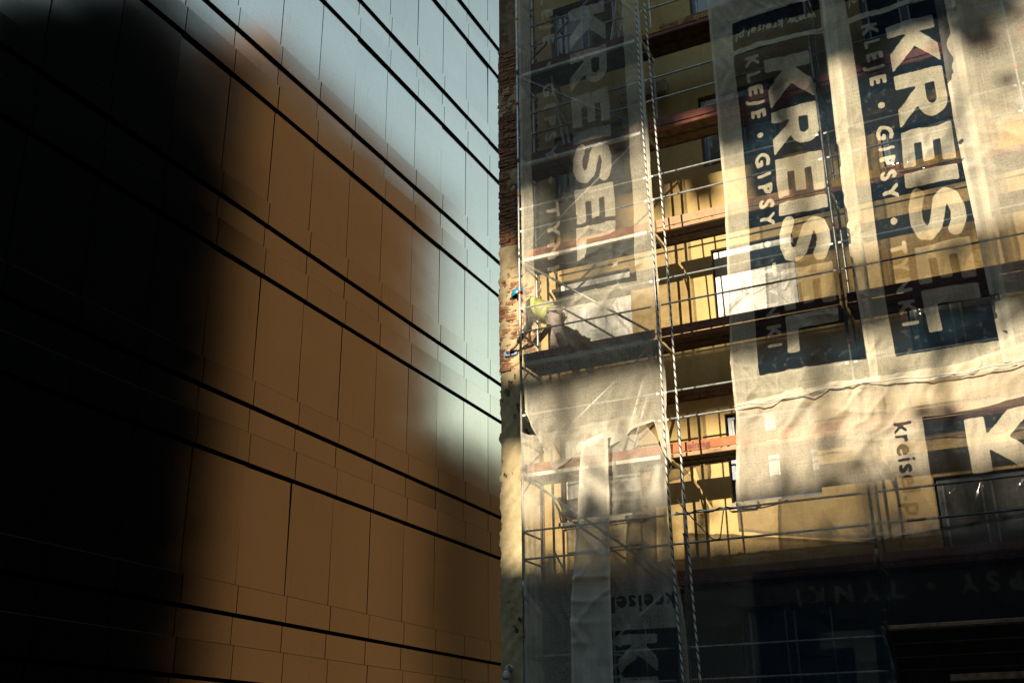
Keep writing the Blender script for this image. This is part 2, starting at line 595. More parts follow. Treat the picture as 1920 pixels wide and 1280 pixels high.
def project(p):
    v = CB @ (np.array(p) - CAM)
    return 960 + F_PX * v[0] / v[2], 640 + F_PX * v[1] / v[2], v[2]


metal = empty('metal_clad_building', tuple(wall_pt(0.9 * W, -1.6)))
tag(metal, 'dark bronze metal panel building with black horizontal joints on the left', 'building')
rotw = Matrix(((LN.x, LU.x, 0), (LN.y, LU.y, 0), (0, 0, 1))).to_4x4()   # local x = outward, y = along wall, z up
PER = 0.3005 * W
PW = 0.1127 * W
GAP = 0.090
T0 = 0.4195 * W
bands = [  # name, z bottom, z top (relative to tall top), depth
    ('tall', (0.2470 - 0.4195) * W, -0.5 * GAP, 0.0),
    ('bandA', (0.2060 - 0.4195) * W + 0.5 * GAP, (0.2470 - 0.4195) * W - 0.008, 0.098),
    ('short', (0.1665 - 0.4195) * W, (0.2060 - 0.4195) * W - 0.5 * GAP, 0.0),
    ('bandB', (0.1190 - 0.4195) * W + 0.5 * GAP, (0.1665 - 0.4195) * W - 0.008, 0.098),
]
pmesh = {}
for nm, zb, zt, dep in bands:
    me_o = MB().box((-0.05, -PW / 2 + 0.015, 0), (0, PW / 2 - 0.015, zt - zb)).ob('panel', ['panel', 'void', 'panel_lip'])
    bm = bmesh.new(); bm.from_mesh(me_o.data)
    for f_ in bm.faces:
        if f_.normal.x < 0.5: f_.material_index = 1      # folded edges black: the joint shade is put into their colour
    if dep:
        te = [e for e in bm.edges if all(v_.co.z > zt - zb - 1e-4 and v_.co.x > -1e-4 for v_ in e.verts)]
        bmesh.ops.bevel(bm, geom=te, offset=0.014, segments=1, affect='EDGES', material=2)
    bm.to_mesh(me_o.data); bm.free()
    pmesh[nm] = me_o.data
    bpy.data.objects.remove(me_o)
rest = MB()
npan = 0
for k in range(-4, 17):
    sm = (1.1063 + 0.1127 * (k + 0.5)) * W
    for q in range(-2, 8):
        for nm, zb, zt, dep in bands:
            z0 = T0 + q * PER + zb
            z1 = T0 + q * PER + zt
            if z1 < -1.5 or z0 > 37:
                continue
            pr = [project(wall_pt(sm + ds, zz)) for ds in (-PW / 2, PW / 2) for zz in (z0, z1)]
            vis = (max(p[0] for p in pr) > 0 and min(p[0] for p in pr) < 945 and max(p[1] for p in pr) > 0 and min(p[1] for p in pr) < 1280)
            if vis:
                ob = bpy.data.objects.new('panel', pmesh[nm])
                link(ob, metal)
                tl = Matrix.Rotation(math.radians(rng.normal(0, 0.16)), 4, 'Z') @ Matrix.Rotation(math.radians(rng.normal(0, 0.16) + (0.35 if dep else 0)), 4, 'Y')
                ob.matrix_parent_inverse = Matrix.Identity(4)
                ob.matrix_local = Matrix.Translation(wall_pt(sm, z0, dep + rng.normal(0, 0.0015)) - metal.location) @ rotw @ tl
                npan += 1
            else:
                p0 = wall_pt(sm, z0, dep)
                kk = len(rest.v)
                for ds, zz in ((-PW / 2 + .01, z0), (PW / 2 - .01, z0), (PW / 2 - .01, z1), (-PW / 2 + .01, z1)):
                    rest.v.append(tuple(wall_pt(sm + ds, zz, dep)))
                rest.f.append((kk, kk + 1, kk + 2, kk + 3)); rest.mi.append(0)
o = rest.ob('cladding', 'panel', metal); o.matrix_parent_inverse = Matrix.Translation(-metal.location); o['kind'] = 'stuff'
print('panels', npan)
# soffit returns of the proud bands and the black backing behind the open joints
s0, s1 = (1.1063 - 0.1127 * 4) * W, (1.1063 + 0.1127 * 17) * W
m = MB()


def wbox(m, sa, sb, za, zb, da, db, mi=0):
    k = len(m.v)
    for d in (da, db):
        for s_, z_ in ((sa, za), (sb, za), (sb, zb), (sa, zb)):
            m.v.append(tuple(wall_pt(s_, z_, d)))
    m.f += [tuple(k + i for i in q) for q in ((4, 5, 6, 7), (3, 2, 1, 0), (0, 1, 5, 4), (1, 2, 6, 5), (2, 3, 7, 6), (3, 0, 4, 7))]
    m.mi += [mi] * 6


wbox(m, s0, s1, -1.6, 38, -8.0, -0.12)
o = m.ob('backing_wall', 'void', metal); o.matrix_parent_inverse = Matrix.Translation(-metal.location)
for q in range(-2, 8):
    for g0 in (0.206 - 0.4195, 0.119 - 0.4195):
        zc = T0 + q * PER + g0 * W
        if zc < -1.4 or zc > 37: continue
        m = MB()
        wbox(m, s0, s1, zc - 0.5 * GAP + 0.004, zc + 0.5 * GAP - 0.004, -0.119, -0.032)
        o = m.ob('joint_shadow_gap', 'void', metal); o.matrix_parent_inverse = Matrix.Translation(-metal.location)

# ------------------------------------------------------------------ the old plastered building
YF = 1.05
XC = -8.76
XR = 16.0
ZT = 24.6
ZR = 31.8          # ridge
old = empty('old_building', (XC, YF, 0))
tag(old, 'old ochre plastered house with brick corner behind the scaffolding', 'building')


def ch(o_, par=old):
    o_.matrix_parent_inverse = Matrix.Translation(-par.location)
    return o_


wins = []   # x0,x1,z0,z1,kind
zrows = [(2.45, 4.0), (5.62, 7.15), (8.80, 10.2), (11.88, 13.38), (15.0, 16.5)]
for cx in (-7.58, -4.60):
    for z0, z1 in zrows:
        wins.append([cx, cx + 1.45, z0, z1])
for z0, z1 in ((1.2, 2.6), (4.30, 5.68), (7.40, 8.80), (10.50, 11.75), (13.6, 14.9), (16.7, 17.9)):
    wins.append([-1.50, -0.08, z0, z1])
for cx in (1.5, 4.5, 7.5):
    for z0, z1 in zrows:
        wins.append([cx, cx + 1.45, z0, z1])
xs = sorted(set([XC, XR] + [w[0] for w in wins] + [w[1] for w in wins]))
zs = sorted(set([0, ZT] + [w[2] for w in wins] + [w[3] for w in wins]))
m = MB()
for i in range(len(xs) - 1):
    za = 0
    col_w = sorted([w for w in wins if w[0] <= xs[i] + 1e-6 and w[1] >= xs[i + 1] - 1e-6], key=lambda w: w[2])
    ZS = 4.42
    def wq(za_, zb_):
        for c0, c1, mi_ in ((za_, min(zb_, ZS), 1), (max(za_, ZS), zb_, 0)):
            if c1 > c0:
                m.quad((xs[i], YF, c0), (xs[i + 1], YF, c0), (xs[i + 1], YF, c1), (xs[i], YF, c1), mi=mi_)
    for w_ in col_w:
        wq(za, w_[2])
        za = w_[3]
    wq(za, ZT)
RV = 0.16
for x0, x1, z0, z1 in wins:
    m.quad((x0, YF, z0), (x0, YF, z1), (x0, YF + RV, z1), (x0, YF + RV, z0))
    m.quad((x1, YF, z0), (x1, YF + RV, z0), (x1, YF + RV, z1), (x1, YF, z1))
    m.quad((x0, YF, z1), (x1, YF, z1), (x1, YF + RV, z1), (x0, YF + RV, z1))
    m.quad((x0, YF, z0), (x0, YF + RV, z0), (x1, YF + RV, z0), (x1, YF, z0))
ch(m.ob('wall', ['ochre', 'ground_floor_shade'], old))
m = MB()
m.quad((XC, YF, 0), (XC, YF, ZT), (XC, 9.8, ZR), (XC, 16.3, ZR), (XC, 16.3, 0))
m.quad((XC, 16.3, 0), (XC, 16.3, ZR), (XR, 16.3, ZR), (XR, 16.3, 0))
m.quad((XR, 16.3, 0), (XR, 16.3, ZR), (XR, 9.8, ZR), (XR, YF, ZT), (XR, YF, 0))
ch(m.ob('gable_wall', 'gable_shade', old))  # unseen gable: shade put into its black, outline shaped for the reflection
m = MB()
m.quad((XC - .02, YF - .35, ZT - .25), (XR + .1, YF - .35, ZT - .25), (XR + .1, 9.8, ZR + .03), (XC - .02, 9.8, ZR + .03))
m.quad((XC - .02, 9.8, ZR + .03), (XR + .1, 9.8, ZR + .03), (XR + .1, 16.35, ZR + .03), (XC - .02, 16.35, ZR + .03))
rf = ch(m.ob('roof', 'roof_tile', old))


def window(x0, x1, z0, z1, film):
    y = YF + RV - 0.06
    m = MB()
    t = 0.075
    e = 0.012
    x0 += e; x1 -= e; z0 += e; z1 -= e
    m.box((x0, y, z0), (x0 + t, y + 0.055, z1)); m.box((x1 - t, y, z0), (x1, y + 0.055, z1))
    m.box((x0 + t, y + .001, z0), (x1 - t, y + 0.054, z0 + t)); m.box((x0 + t, y + .001, z1 - t), (x1 - t, y + 0.054, z1))
    xm = (x0 + x1) / 2
    m.box((xm - 0.055, y + 0.002, z0 + t), (xm + 0.055, y + 0.053, z1 - t))
    w_ = ch(m.ob('window', 'blue_frame', old))
    for a, b in ((x0 + t, xm - 0.055), (xm + 0.055, x1 - t)):
        p = MB().box((a, y + 0.03, z0 + t), (b, y + 0.036, z1 - t)).ob('pane', 'glass', w_)
        f2 = MB()
        f2.box((a, y + 0.012, z0 + t), (a + 0.03, y + 0.029, z1 - t)); f2.box((b - 0.03, y + 0.012, z0 + t), (b, y + 0.029, z1 - t))
        p = f2.ob('sash', 'white_frame', w_)
    if film:
        nx, nz = 64, 64
        lines = []
        for _ in range(16):
            cx_, cz_ = random.choice(((0, 0), (1, 0), (0, 1), (1, 1), (0.5, 0), (0.5, 1), (0, .5), (1, .5)))
            an = math.atan2(random.uniform(.2, .8) - cz_, random.uniform(.2, .8) - cx_)
            lines.append((cx_, cz_, an, random.uniform(.006, .016) * random.choice((1, 1, -.6)), random.uniform(.35, .95), random.uniform(.010, .030)))
        for _ in range(7):
            lines.append((random.uniform(.1, .9), random.uniform(.1, .9), random.uniform(0, 3.1), random.uniform(.004, .010), random.uniform(.15, .4), random.uniform(.010, .022)))
        mm = MB()
        ph = random.uniform(0, 9)
        for j in range(nz + 1):
            for i in range(nx + 1):
                u, v = i / nx, j / nz
                x = x0 + 0.02 + u * (x1 - x0 - 0.04); z = z0 + 0.02 + v * (z1 - z0 - 0.04)
                e_ = min(u, 1 - u, v, 1 - v) * 8
                amp = min(1, e_)
                hh = 0.016 * (1 + math.sin(3.1 * u + 2.2 * v + ph)) * math.sin(math.pi * u) * math.sin(math.pi * v)
                for lx, lz, an, am, ln, wd in lines:
                    du, dv = u - lx, v - lz
                    al = du * math.cos(an) + dv * math.sin(an); ac = -du * math.sin(an) + dv * math.cos(an) + 0.02 * math.sin(al * 9 + ph)
                    if -0.02 < al < ln:
                        hh += am * math.exp(-abs(ac) / (wd * (0.4 + al))) * (1 - al / ln)
                yy = y - 0.022 - amp * hh
                mm.v.append((x, yy, z))
        for j in range(nz):
            for i in range(nx):
                a = j * (nx + 1) + i
                mm.f.append((a, a + 1, a + nx + 2, a + nx + 1)); mm.mi.append(0)
        p = mm.ob('plastic_sheet', film, w_, True)


films = {0: None, 1: 'white_film', 2: 'white_film', 3: 'clear_film', 4: None, 5: None, 6: None, 7: 'white_film', 8: 'clear_film', 9: None,
         10: None, 11: 'clear_film', 12: 'clear_film', 13: 'clear_film', 14: None}
for i, w_ in enumerate(wins):
    window(*w_, films.get(i))
    if i in (1, 6, 12):
        # battered sill with mouldings under the window
        x0, x1, z0, z1 = w_
        if i != 1: x1 = x0 + 0.38
        s_ = ch(MB().box((x0 - 0.06, YF - 0.10, z0 - 0.075), (x1 + 0.06, YF + RV - 0.07, z0 - 0.003)).box((x0 - 0.02, YF - 0.055, z0 - 0.115), (x1 + 0.02, YF - 0.001, z0 - 0.0755)).ob('window_sill', 'stone', old))
    if i == 1:
        ch(box_ob('sill_apron', (x0 + 0.05, YF - 0.035, z0 - 0.52), (x0 + 0.78, YF - 0.002, z0 - 0.118), 'raw_plaster', old, 0.01))
        ch(box_ob('sill_apron', (x0 + 0.79, YF - 0.033, z0 - 0.50), (x1 - 0.03, YF - 0.002, z0 - 0.118), 'raw_plaster', old, 0.01))
# string course stub and storey band
ch(box_ob('string_course', (-6.1, YF - 0.14, 13.66), (-5.16, YF - 0.003, 13.93), 'stone', old, 0.01))
ch(box_ob('plinth_band', (XC + .45, YF - 0.05, 4.34), (XR, YF - 0.002, 4.50), 'rust_beam', old))

# brick corner strip: bricks one by one, crumbling plaster left between
bl, bh, bd = 0.245, 0.066, 0.10
bm_ = []
for v_ in range(5):
    b_ = MB().box((0, 0, 0), (bl, bd, bh))
    me = b_.mesh('brick', 'brick')
    bm = bmesh.new(); bm.from_mesh(me)
    bmesh.ops.subdivide_edges(bm, edges=bm.edges[:], cuts=1)
    for q in bm.verts:
        q.co += Vector((rng.normal(0, .006), rng.normal(0, .006), rng.normal(0, .004)))
    bm.to_mesh(me); bm.free()
    bm_.append(me)
ch(MB().box((XC - 0.028, YF - 0.012, 0), (-7.95, YF - 0.001, 17.6)).box((XC - 0.028, YF - .001, 0), (XC - 0.001, YF + 0.2, 17.6)).ob('mortar_bed', 'mortar', old))


def plaster_here(x, z):
    # where plaster still sticks to the corner
    v = math.sin(z * 1.7 + 2.0) + 0.8 * math.sin(z * 4.3 + x * 3) + 0.5 * math.sin(z * 9.1 + x * 7)
    lim = 2.0 if z > 12 else (0.9 if z > 9.0 else -0.4)
    return v > lim


nb = 0
r_ = 0
z = 8.6
while z < 17.3:
    off = 0.12 if r_ % 2 else 0.0
    x = XC - 0.045 - (0 if r_ % 2 else 0.0)
    first = True
    while x < -8.05 and nb < 296:
        L = bl * (0.5 if (first and r_ % 2) else 1.0)
        if not plaster_here(x, z) or rng.random() < 0.12:
            ob = bpy.data.objects.new('brick', bm_[int(rng.integers(5))])
            link(ob, old)
            ob.matrix_parent_inverse = Matrix.Identity(4)
            ob.location = Vector((x + rng.normal(0, .006), YF - 0.022 - abs(rng.normal(0, .012)), z)) - old.location
            ob.scale = (L / bl * 0.95, 1, 1)
            ob.rotation_euler = (rng.normal(0, .02), rng.normal(0, .012), rng.normal(0, .03))
            nb += 1
        x += L + 0.012
        first = False
    z += bh + 0.013
    r_ += 1
# scattered loose bricks lower down
for z in (9.95, 9.3, 8.35, 7.75, 7.62, 6.2, 5.4, 4.4):
    pass
# plaster remnants: irregular raised sheets
pl = []
for (xa, xb, za, zb, n_) in ((XC - .035, -8.0, 2.0, 8.55, 60), (XC - .035, -8.0, 8.55, 11.2, 34), (XC - .03, -8.1, 12.3, 12.9, 12), (XC - .03, -8.2, 14.2, 14.9, 12)):
    nx = 24
    nz = max(4, int((zb - za) / 0.032))
    mm = MB()
    eo = np.convolve(rng.normal(0, .022, nz + 9), np.ones(4) / 4, 'same') + np.convolve(rng.normal(0, .05, nz + 9), np.ones(9) / 9, 'same')
    for j in range(nz + 1):
        for i in range(nx + 1):
            x = xa + (xb - xa) * i / nx; z = za + (zb - za) * j / nz
            dep = 0.032 + 0.009 * math.sin(z * 4.7 + x * 9 + math.sin(z * 1.9) * 2) + 0.007 * math.sin(z * 17.3 - x * 23 + math.sin(z * 5)) + rng.normal(0, 0.003)
            x += eo[j] if i == 0 else 0
            mm.v.append((x, YF - dep, z))
    for j in range(nz):
        for i in range(nx):
            xm = xa + (xb - xa) * (i + .5) / nx; zm = za + (zb - za) * (j + .5) / nz
            hole = math.sin(zm * 3.1 + xm * 5) + .8 * math.sin(zm * 8.3 - xm * 14 + 1) + math.sin(zm * 1.3 + 4) * .7 + .5 * math.sin(zm * 23 + xm * 31) + rng.normal(0, .12)
            if hole > (1.15 if zm > 8.8 else 2.0):
                continue
            a = j * (nx + 1) + i
            mm.f.append((a, a + 1, a + nx + 2, a + nx + 1)); mm.mi.append(0)
    ch(mm.ob('plaster_coat', 'raw_plaster', old, True))
# exposed lintel bricks in the open bay
for lx in range(6):
    for lz in range(2):
        ob = bpy.data.objects.new('brick', bm_[int(rng.integers(5))]); link(ob, old)
        ob.matrix_parent_inverse = Matrix.Identity(4)
        ob.location = Vector((-5.75 + lx * 0.258 + (0.12 if lz else 0) + rng.normal(0, .005), YF - 0.03, 7.50 + lz * 0.08)) - old.location
        ob.scale = (0.97, 1, 1)
ch(box_ob('mortar_bed', (-5.8, YF - .012, 7.47), (-4.1, YF - .001, 7.68), 'mortar', old))

# ------------------------------------------------------------------ scaffolding
scaf = empty('scaffolding', (-2.3, 0.36, 0))
tag(scaf, 'galvanised tube scaffolding with red toe boards along the old facade', 'scaffolding')


def sch(o_):
    o_.matrix_parent_inverse = Matrix.Translation(-scaf.location)
    return o_


PX = [-7.86, -5.31, -2.30, 0.70, 3.70, 6.7]
LV = [2.23 + 2 * i for i in range(8)]       # deck undersides
TR = 0.0242
for i, x in enumerate(PX):
    for y in (0.0, 0.73):
        top = 18.2
        m = MB().tube([(x, y, 0.05), (x, y, top)], TR, 10, 0)
        for z in LV:
            m.tube([(x, y, z + 0.10), (x, y, z + 0.28)], TR + 0.004, 10, 0)
            if rng.random() < .7 and y == 0:
                m.tube([(x, y, z - 0.62), (x, y, z - 0.55)], TR + 0.0015, 10, 1 if rng.random() < .7 else 2)
        sch(m.ob('standard', ['galv', 'red_paint', 'yellow_paint'], scaf, True))
    for z in LV:
        sch(MB().tube([(x, 0.02, z - 0.01), (x, 0.71, z - 0.01)], 0.022, 8).tube([(x, .05, z - .25), (x, .30, z - .02)], .016, 6).ob('transom', 'galv', scaf, True))
# end guard rails of the left end
for z in LV:
    for h in (0.62, 1.08):
        sch(MB().tube([(PX[0] - 0.0, 0.03, z + h), (PX[0], 0.70, z + h)], 0.019, 8).ob('guard_rail', 'galv', scaf, True))

TEXTS = {}


def text_mesh(body, size, bold=0.0, shear=0.0, spacing=1.0, align='CENTER'):
    cu = bpy.data.curves.new('lettering', 'FONT')
    cu.body = body; cu.size = size; cu.offset = bold; cu.shear = shear
    cu.space_character = spacing
    cu.align_x = align; cu.align_y = 'CENTER'
    cu.resolution_u = 3
    cu.fill_mode = 'FRONT'
    ob = bpy.data.objects.new('t', cu)
    col.objects.link(ob)
    dg = bpy.context.evaluated_depsgraph_get()
    ev = ob.evaluated_get(dg)
    me = bpy.data.meshes.new_from_object(ev)
    col.objects.unlink(ob)
    bpy.data.objects.remove(ob)
    bpy.data.curves.remove(cu)
    return me


def deck_bay(i, li):
    x0, x1 = PX[i] + 0.05, PX[i + 1] - 0.05
    z = LV[li]
    if li == 7: return
    # two steel deck planks
    for y0, y1 in ((0.045, 0.335), (0.345, 0.635)):
        m = MB().box((x0, y0, z + 0.012), (x1, y1, z + 0.055))
        m.box((x0, y0 + .002, z), (x1, y0 + 0.03, z + 0.011)); m.box((x0, y1 - 0.03, z), (x1, y1 - .002, z + 0.011))
        for kx in np.linspace(x0 + .3, x1 - .3, 6):
            m.box((kx - .02, y0 + .031, z + .002), (kx + .02, y1 - .031, z + .0115))
        sch(m.ob('deck_plank', 'deck_steel', scaf))
    if i == 0:
        # front edge of these decks is an aluminium beam
        if li in (2, 4, 6, 5, 3):
            sch(box_ob('deck_edge_beam', (x0 + .04, -0.022, z - 0.005), (x1 - .04, 0.043, z + 0.062), 'alu' if li in (4, 6, 2) else 'galv', scaf, 0.004))
    else:
        sch(box_ob('deck_edge_beam', (x0, -0.012, z - 0.012), (x1, 0.043, z + 0.05), 'toe_red' if not (i == 1 and li in (2, 4)) else 'toe_wood', scaf, 0.004))
    mat = 'toe_red'
    if i == 1: mat = {6: 'toe_red', 5: 'toe_red', 4: 'toe_wood', 3: 'toe_red', 2: 'toe_orange'}.get(li, 'toe_red')
    if i == 0: mat = {2: 'toe_orange', 4: 'toe_orange'}.get(li, 'toe_red')
    if i == 2: mat = {4: 'toe_yellow', 2: 'toe_wood'}.get(li, 'toe_red')
    tb = sch(box_ob('toe_board', (x0 + 0.01, -0.020, z + 0.066), (x1 - 0.01, 0.008, z + 0.215), mat, scaf, 0.003))
    # lettering
    def letters(body, xc, size, mat_, flip=False, bold=0.006):
        me = text_mesh(body, size, bold)
        me.materials.append(MAT[mat_])
        t_ = bpy.data.objects.new('lettering', me)
        link(t_, tb)
        t_.matrix_local = Matrix.Translation((xc, -0.0235, z + 0.142)) @ Matrix.Rotation(math.pi / 2, 4, 'X') @ Matrix.Rotation(math.pi if flip else 0, 4, 'Z')
    def slab(xa, xb, sl):
        mm = MB().quad((xa, -0.0218, z + 0.070), (xb, -0.0218, z + 0.070), (xb + sl, -0.0218, z + 0.211), (xa + sl * 0.0, -0.0218, z + 0.211))
        q = mm.ob('painted_field', 'toe_yellow', tb)
    if (i, li) == (1, 6):
        slab(x0 + 0.02, x0 + 0.75, 0.14); letters('elmag', x0 + 0.52, 0.16, 'toe_red', bold=0.007); letters('system', x0 + 1.22, 0.16, 'toe_yellow', bold=0.007)
    if (i, li) == (1, 2):
        letters('elmag', x0 + 0.50, 0.16, 'toe_red')
    if (i, li) == (0, 4):
        letters('elmag', x0 + 0.45, 0.15, 'toe_red'); letters('system', x0 + 1.35, 0.15, 'toe_yellow')
    if (i, li) == (2, 4):
        letters('system', x0 + 1.0, 0.17, 'toe_red', True, 0.007); letters('elmag', x0 + 2.3, 0.17, 'toe_red', True, 0.007)


for i in range(5):
    for li in range(8):
        deck_bay(i, li)
        z = LV[li]
        if i < 4:
            for h in (0.62, 1.08):
                x0, x1 = PX[i] + 0.04, PX[i + 1] - 0.04
                m = MB().tube([(x0 + 0.05, -0.035, z + h), (x1 - 0.05, -0.035, z + h)], 0.0175, 8)
                # flattened ends that hook on the standard
                m.box((x0 + 0.0, -0.040, z + h - 0.016), (x0 + 0.055, -0.030, z + h + 0.016)).box((x1 - 0.055, -0.040, z + h - 0.016), (x1 - 0.0, -0.030, z + h + 0.016))
                sch(m.ob('guard_rail', 'galv', scaf))
# zigzag braces of the left bay
a, b = PX[0] + 0.03, PX[1] - 0.05
for li in range(7):
    z = LV[li]
    if li % 2 == 1:
        p, q = (a, -0.026, z + 2.02), (b, -0.026, z + 0.12)
    else:
        p, q = (a, -0.026, z + 0.10), (b, -0.026, z + 1.98)
    sch(MB().tube([p, q], 0.021, 8).ob('diagonal_brace', 'galv', scaf, True))
for li in (1, 3, 5):
    z = LV[li]
    sch(MB().tube([(PX[3] + .03, -0.05, z + 0.1), (PX[4] - .05, -0.05, z + 1.98)], 0.021, 8).ob('diagonal_brace', 'galv', scaf, True))


# access ladders between the decks of the left bay
def ladder(top, bot, label, half=0.17, rungs=7):
    o_ = empty('ladder', bot)
    tag(o_, label, 'ladder', 'access ladders in the left bay')
    t, b_ = Vector(top), Vector(bot)
    for s in (-1, 1):
        m_ = MB().tube([b_ + Vector((0, s * half, 0)), t + Vector((0, s * half, 0))], 0.026, 6)
        q = m_.ob('side_rail', 'alu', o_); q.matrix_parent_inverse = Matrix.Translation(-o_.location)
    for k in range(rungs):
        c = b_.lerp(t, (k + .5) / rungs)
        q = MB().tube([c + Vector((0, -half, 0)), c + Vector((0, half, 0))], 0.013, 6).ob('rung', 'alu', o_)
        q.matrix_parent_inverse = Matrix.Translation(-o_.location)


ladder((-5.48, 0.34, 8.22), (-6.15, 0.34, 6.30), 'aluminium ladder showing through the net below the deck the worker stands on')
ladder((-7.22, 0.36, 14.2), (-6.95, 0.36, 12.30), 'aluminium ladder behind the top of the leftmost net, left of its large letters')
ladder((-5.65, 0.34, 16.2), (-5.98, 0.34, 14.30), 'aluminium ladder in the top left bay right at the upper edge of the picture')


# ------------------------------------------------------------------ print rasteriser for the nets
def raster_text(body, size, bold, shear=0.0, spacing=1.0, res=0.01):
    me = text_mesh(body, size, bold, shear, spacing)
    me.calc_loop_triangles()
    V = np.array([v.co[:2] for v in me.vertices])
    T = np.array([t.vertices[:] for t in me.loop_triangles])
    bpy.data.meshes.remove(me)
    lo, hi = V.min(0), V.max(0)
    w = int((hi[0] - lo[0]) / res) + 3; h = int((hi[1] - lo[1]) / res) + 3
    A = np.zeros((h, w), np.float32)
    P = (V - lo) / res + 1
    for t in T:
        p = P[t]
        x0, y0 = np.floor(p.min(0)).astype(int); x1, y1 = np.ceil(p.max(0)).astype(int) + 1
        X, Y = np.meshgrid(np.arange(x0, x1) + .5, np.arange(y0, y1) + .5)
        d = [(p[(k + 1) % 3][0] - p[k][0]) * (Y - p[k][1]) - (p[(k + 1) % 3][1] - p[k][1]) * (X - p[k][0]) for k in range(3)]
        s = ((d[0] >= -.01) & (d[1] >= -.01) & (d[2] >= -.01)) | ((d[0] <= .01) & (d[1] <= .01) & (d[2] <= .01))
        A[y0:y1, x0:x1][s[:max(0, h - y0), :max(0, w - x0)]] = 1
    return A        # row 0 = bottom


def poly_mask(X, Y, poly):
    ins = np.zeros(X.shape, bool)
    n = len(poly)
    for i in range(n):
        x0, y0 = poly[i]; x1, y1 = poly[(i + 1) % n]
        if y0 == y1: continue
        c = ((y0 > Y) != (y1 > Y)) & (X < (x1 - x0) * (Y - y0) / (y1 - y0) + x0)
        ins ^= c
    return ins


def stroke_mask(X, Y, pts, r):
    d = np.full(X.shape, 9.0)
    for (x0, y0), (x1, y1) in zip(pts[:-1], pts[1:]):
        dx, dy = x1 - x0, y1 - y0
        t = np.clip(((X - x0) * dx + (Y - y0) * dy) / (dx * dx + dy * dy + 1e-9), 0, 1)
        d = np.minimum(d, np.hypot(X - x0 - t * dx, Y - y0 - t * dy))
    return d < r


def big_letter(c, X, Y):
    R_ = lambda a, b, c_, d: (X >= a) & (X <= c_) & (Y >= b) & (Y <= d)
    if c == 'K':
        return R_(0, 0, .27, 1) | poly_mask(X, Y, [(.27, .66), (.60, 1), (.98, 1), (.56, .52), (1.0, 0), (.62, 0), (.27, .40)])
    if c == 'R':
        out = R_(0, .40, .56, 1) | (((X - .56) ** 2 + (Y - .70) ** 2 < .30 ** 2) & (X >= .56))
        inn = R_(.27, .60, .54, .80) | (((X - .54) ** 2 + (Y - .70) ** 2 < .10 ** 2) & (X >= .54))
        return ((out & ~inn) | R_(0, 0, .27, 1)) & ~inn | poly_mask(X, Y, [(.30, .41), (.62, .41), (.98, 0), (.64, 0)])
    if c == 'E':
        return R_(0, 0, .27, 1) | R_(0, 0, .72, .24) | R_(0, .39, .66, .61) | R_(0, .76, .72, 1)
    if c == 'I':
        return R_(0, 0, .27, 1)
    if c == 'S':
        pts = [(.78 - .02, .80), (.62, .87), (.40, .88), (.20, .82), (.14, .70), (.22, .59), (.42, .53), (.62, .46), (.72, .34), (.68, .20), (.50, .125), (.28, .125), (.06, .20)]
        return stroke_mask(X, Y, pts, .125)
    if c == 'L':
        return R_(0, 0, .27, 1) | R_(0, 0, .70, .24)


LW = {'K': .98, 'R': .96, 'E': .72, 'I': .27, 'S': .84, 'L': .70}


def raster_word(word, height, length, res=0.01):
    gaps = 0.10
    tot = sum(LW[c] for c in word) + gaps * (len(word) - 1)
    sx = length / tot
    w = int(length / res) + 1; h = int(height / res) + 1
    A = np.zeros((h, w), np.float32)
    X, Y = np.meshgrid((np.arange(w) + .5) * res, (np.arange(h) + .5) * res)
    x = 0
    for c in word:
        A[big_letter(c, X / sx - x, Y / height)] = 1
        x += LW[c] + gaps
    return A


RES = 0.01


class Canvas:
    """flat print layout of a net, metres; row 0 = lowest z, col 0 = left"""
    def __init__(s, x0, x1, z0, z1):
        s.x0, s.z0 = x0, z0
        s.A = np.zeros((int((z1 - z0) / RES) + 1, int((x1 - x0) / RES) + 1), np.float32)

    def rect(s, x0, z0, x1, z1, v=1.0):
        c0, c1 = int((x0 - s.x0) / RES), int((x1 - s.x0) / RES); r0, r1 = int((z0 - s.z0) / RES), int((z1 - s.z0) / RES)
        s.A[max(0, r0):max(0, r1), max(0, c0):max(0, c1)] = v

    def stamp(s, B, cx, cz, rot=0, v=0.0):
        B = np.rot90(B, rot)       # in row-up arrays rot90 turns clockwise seen from the front
        h, w = B.shape
        c0 = int((cx - s.x0) / RES - w / 2); r0 = int((cz - s.z0) / RES - h / 2)
        ra, rb = max(0, r0), min(s.A.shape[0], r0 + h); ca, cb = max(0, c0), min(s.A.shape[1], c0 + w)
        if ra >= rb or ca >= cb: return
        sub = B[ra - r0:rb - r0, ca - c0:cb - c0] > .5
        s.A[ra:rb, ca:cb][sub] = v

    def done(s):
        A = s.A
        for ax in (0, 1):
            A = (np.roll(A, 1, ax) + A * 2 + np.roll(A, -1, ax)) / 4
        for ax in (0, 1):
            A = (np.roll(A, 1, ax) + A * 2 + np.roll(A, -1, ax)) / 4
        s.A = A
        return s

    def sample(s, x, z):
        c = np.clip((x - s.x0) / RES, 0, s.A.shape[1] - 1.001); r = np.clip((z - s.z0) / RES, 0, s.A.shape[0] - 1.001)
        ci, ri = c.astype(int), r.astype(int); fc, fr = c - ci, r - ri
        A = s.A
        return (A[ri, ci] * (1 - fc) * (1 - fr) + A[ri, ci + 1] * fc * (1 - fr) + A[ri + 1, ci] * (1 - fc) * fr + A[ri + 1, ci + 1] * fc * fr)


B_KREISEL = raster_word('KREISEL', 0.74, 5.30)
B_SMALL = raster_text('KLEJE \u2022 GIPSY \u2022 TYNKI', 0.33, 0.012, 0.0, 1.62)
B_WWW = raster_text('www.kreisel.pl', 0.28, 0.006, 0.12, 1.10)
B_PL = raster_text('kreisel.pl', 0.36, 0.0075, 0.0, 1.07)
B_R = raster_text('R', 0.16, 0.004)


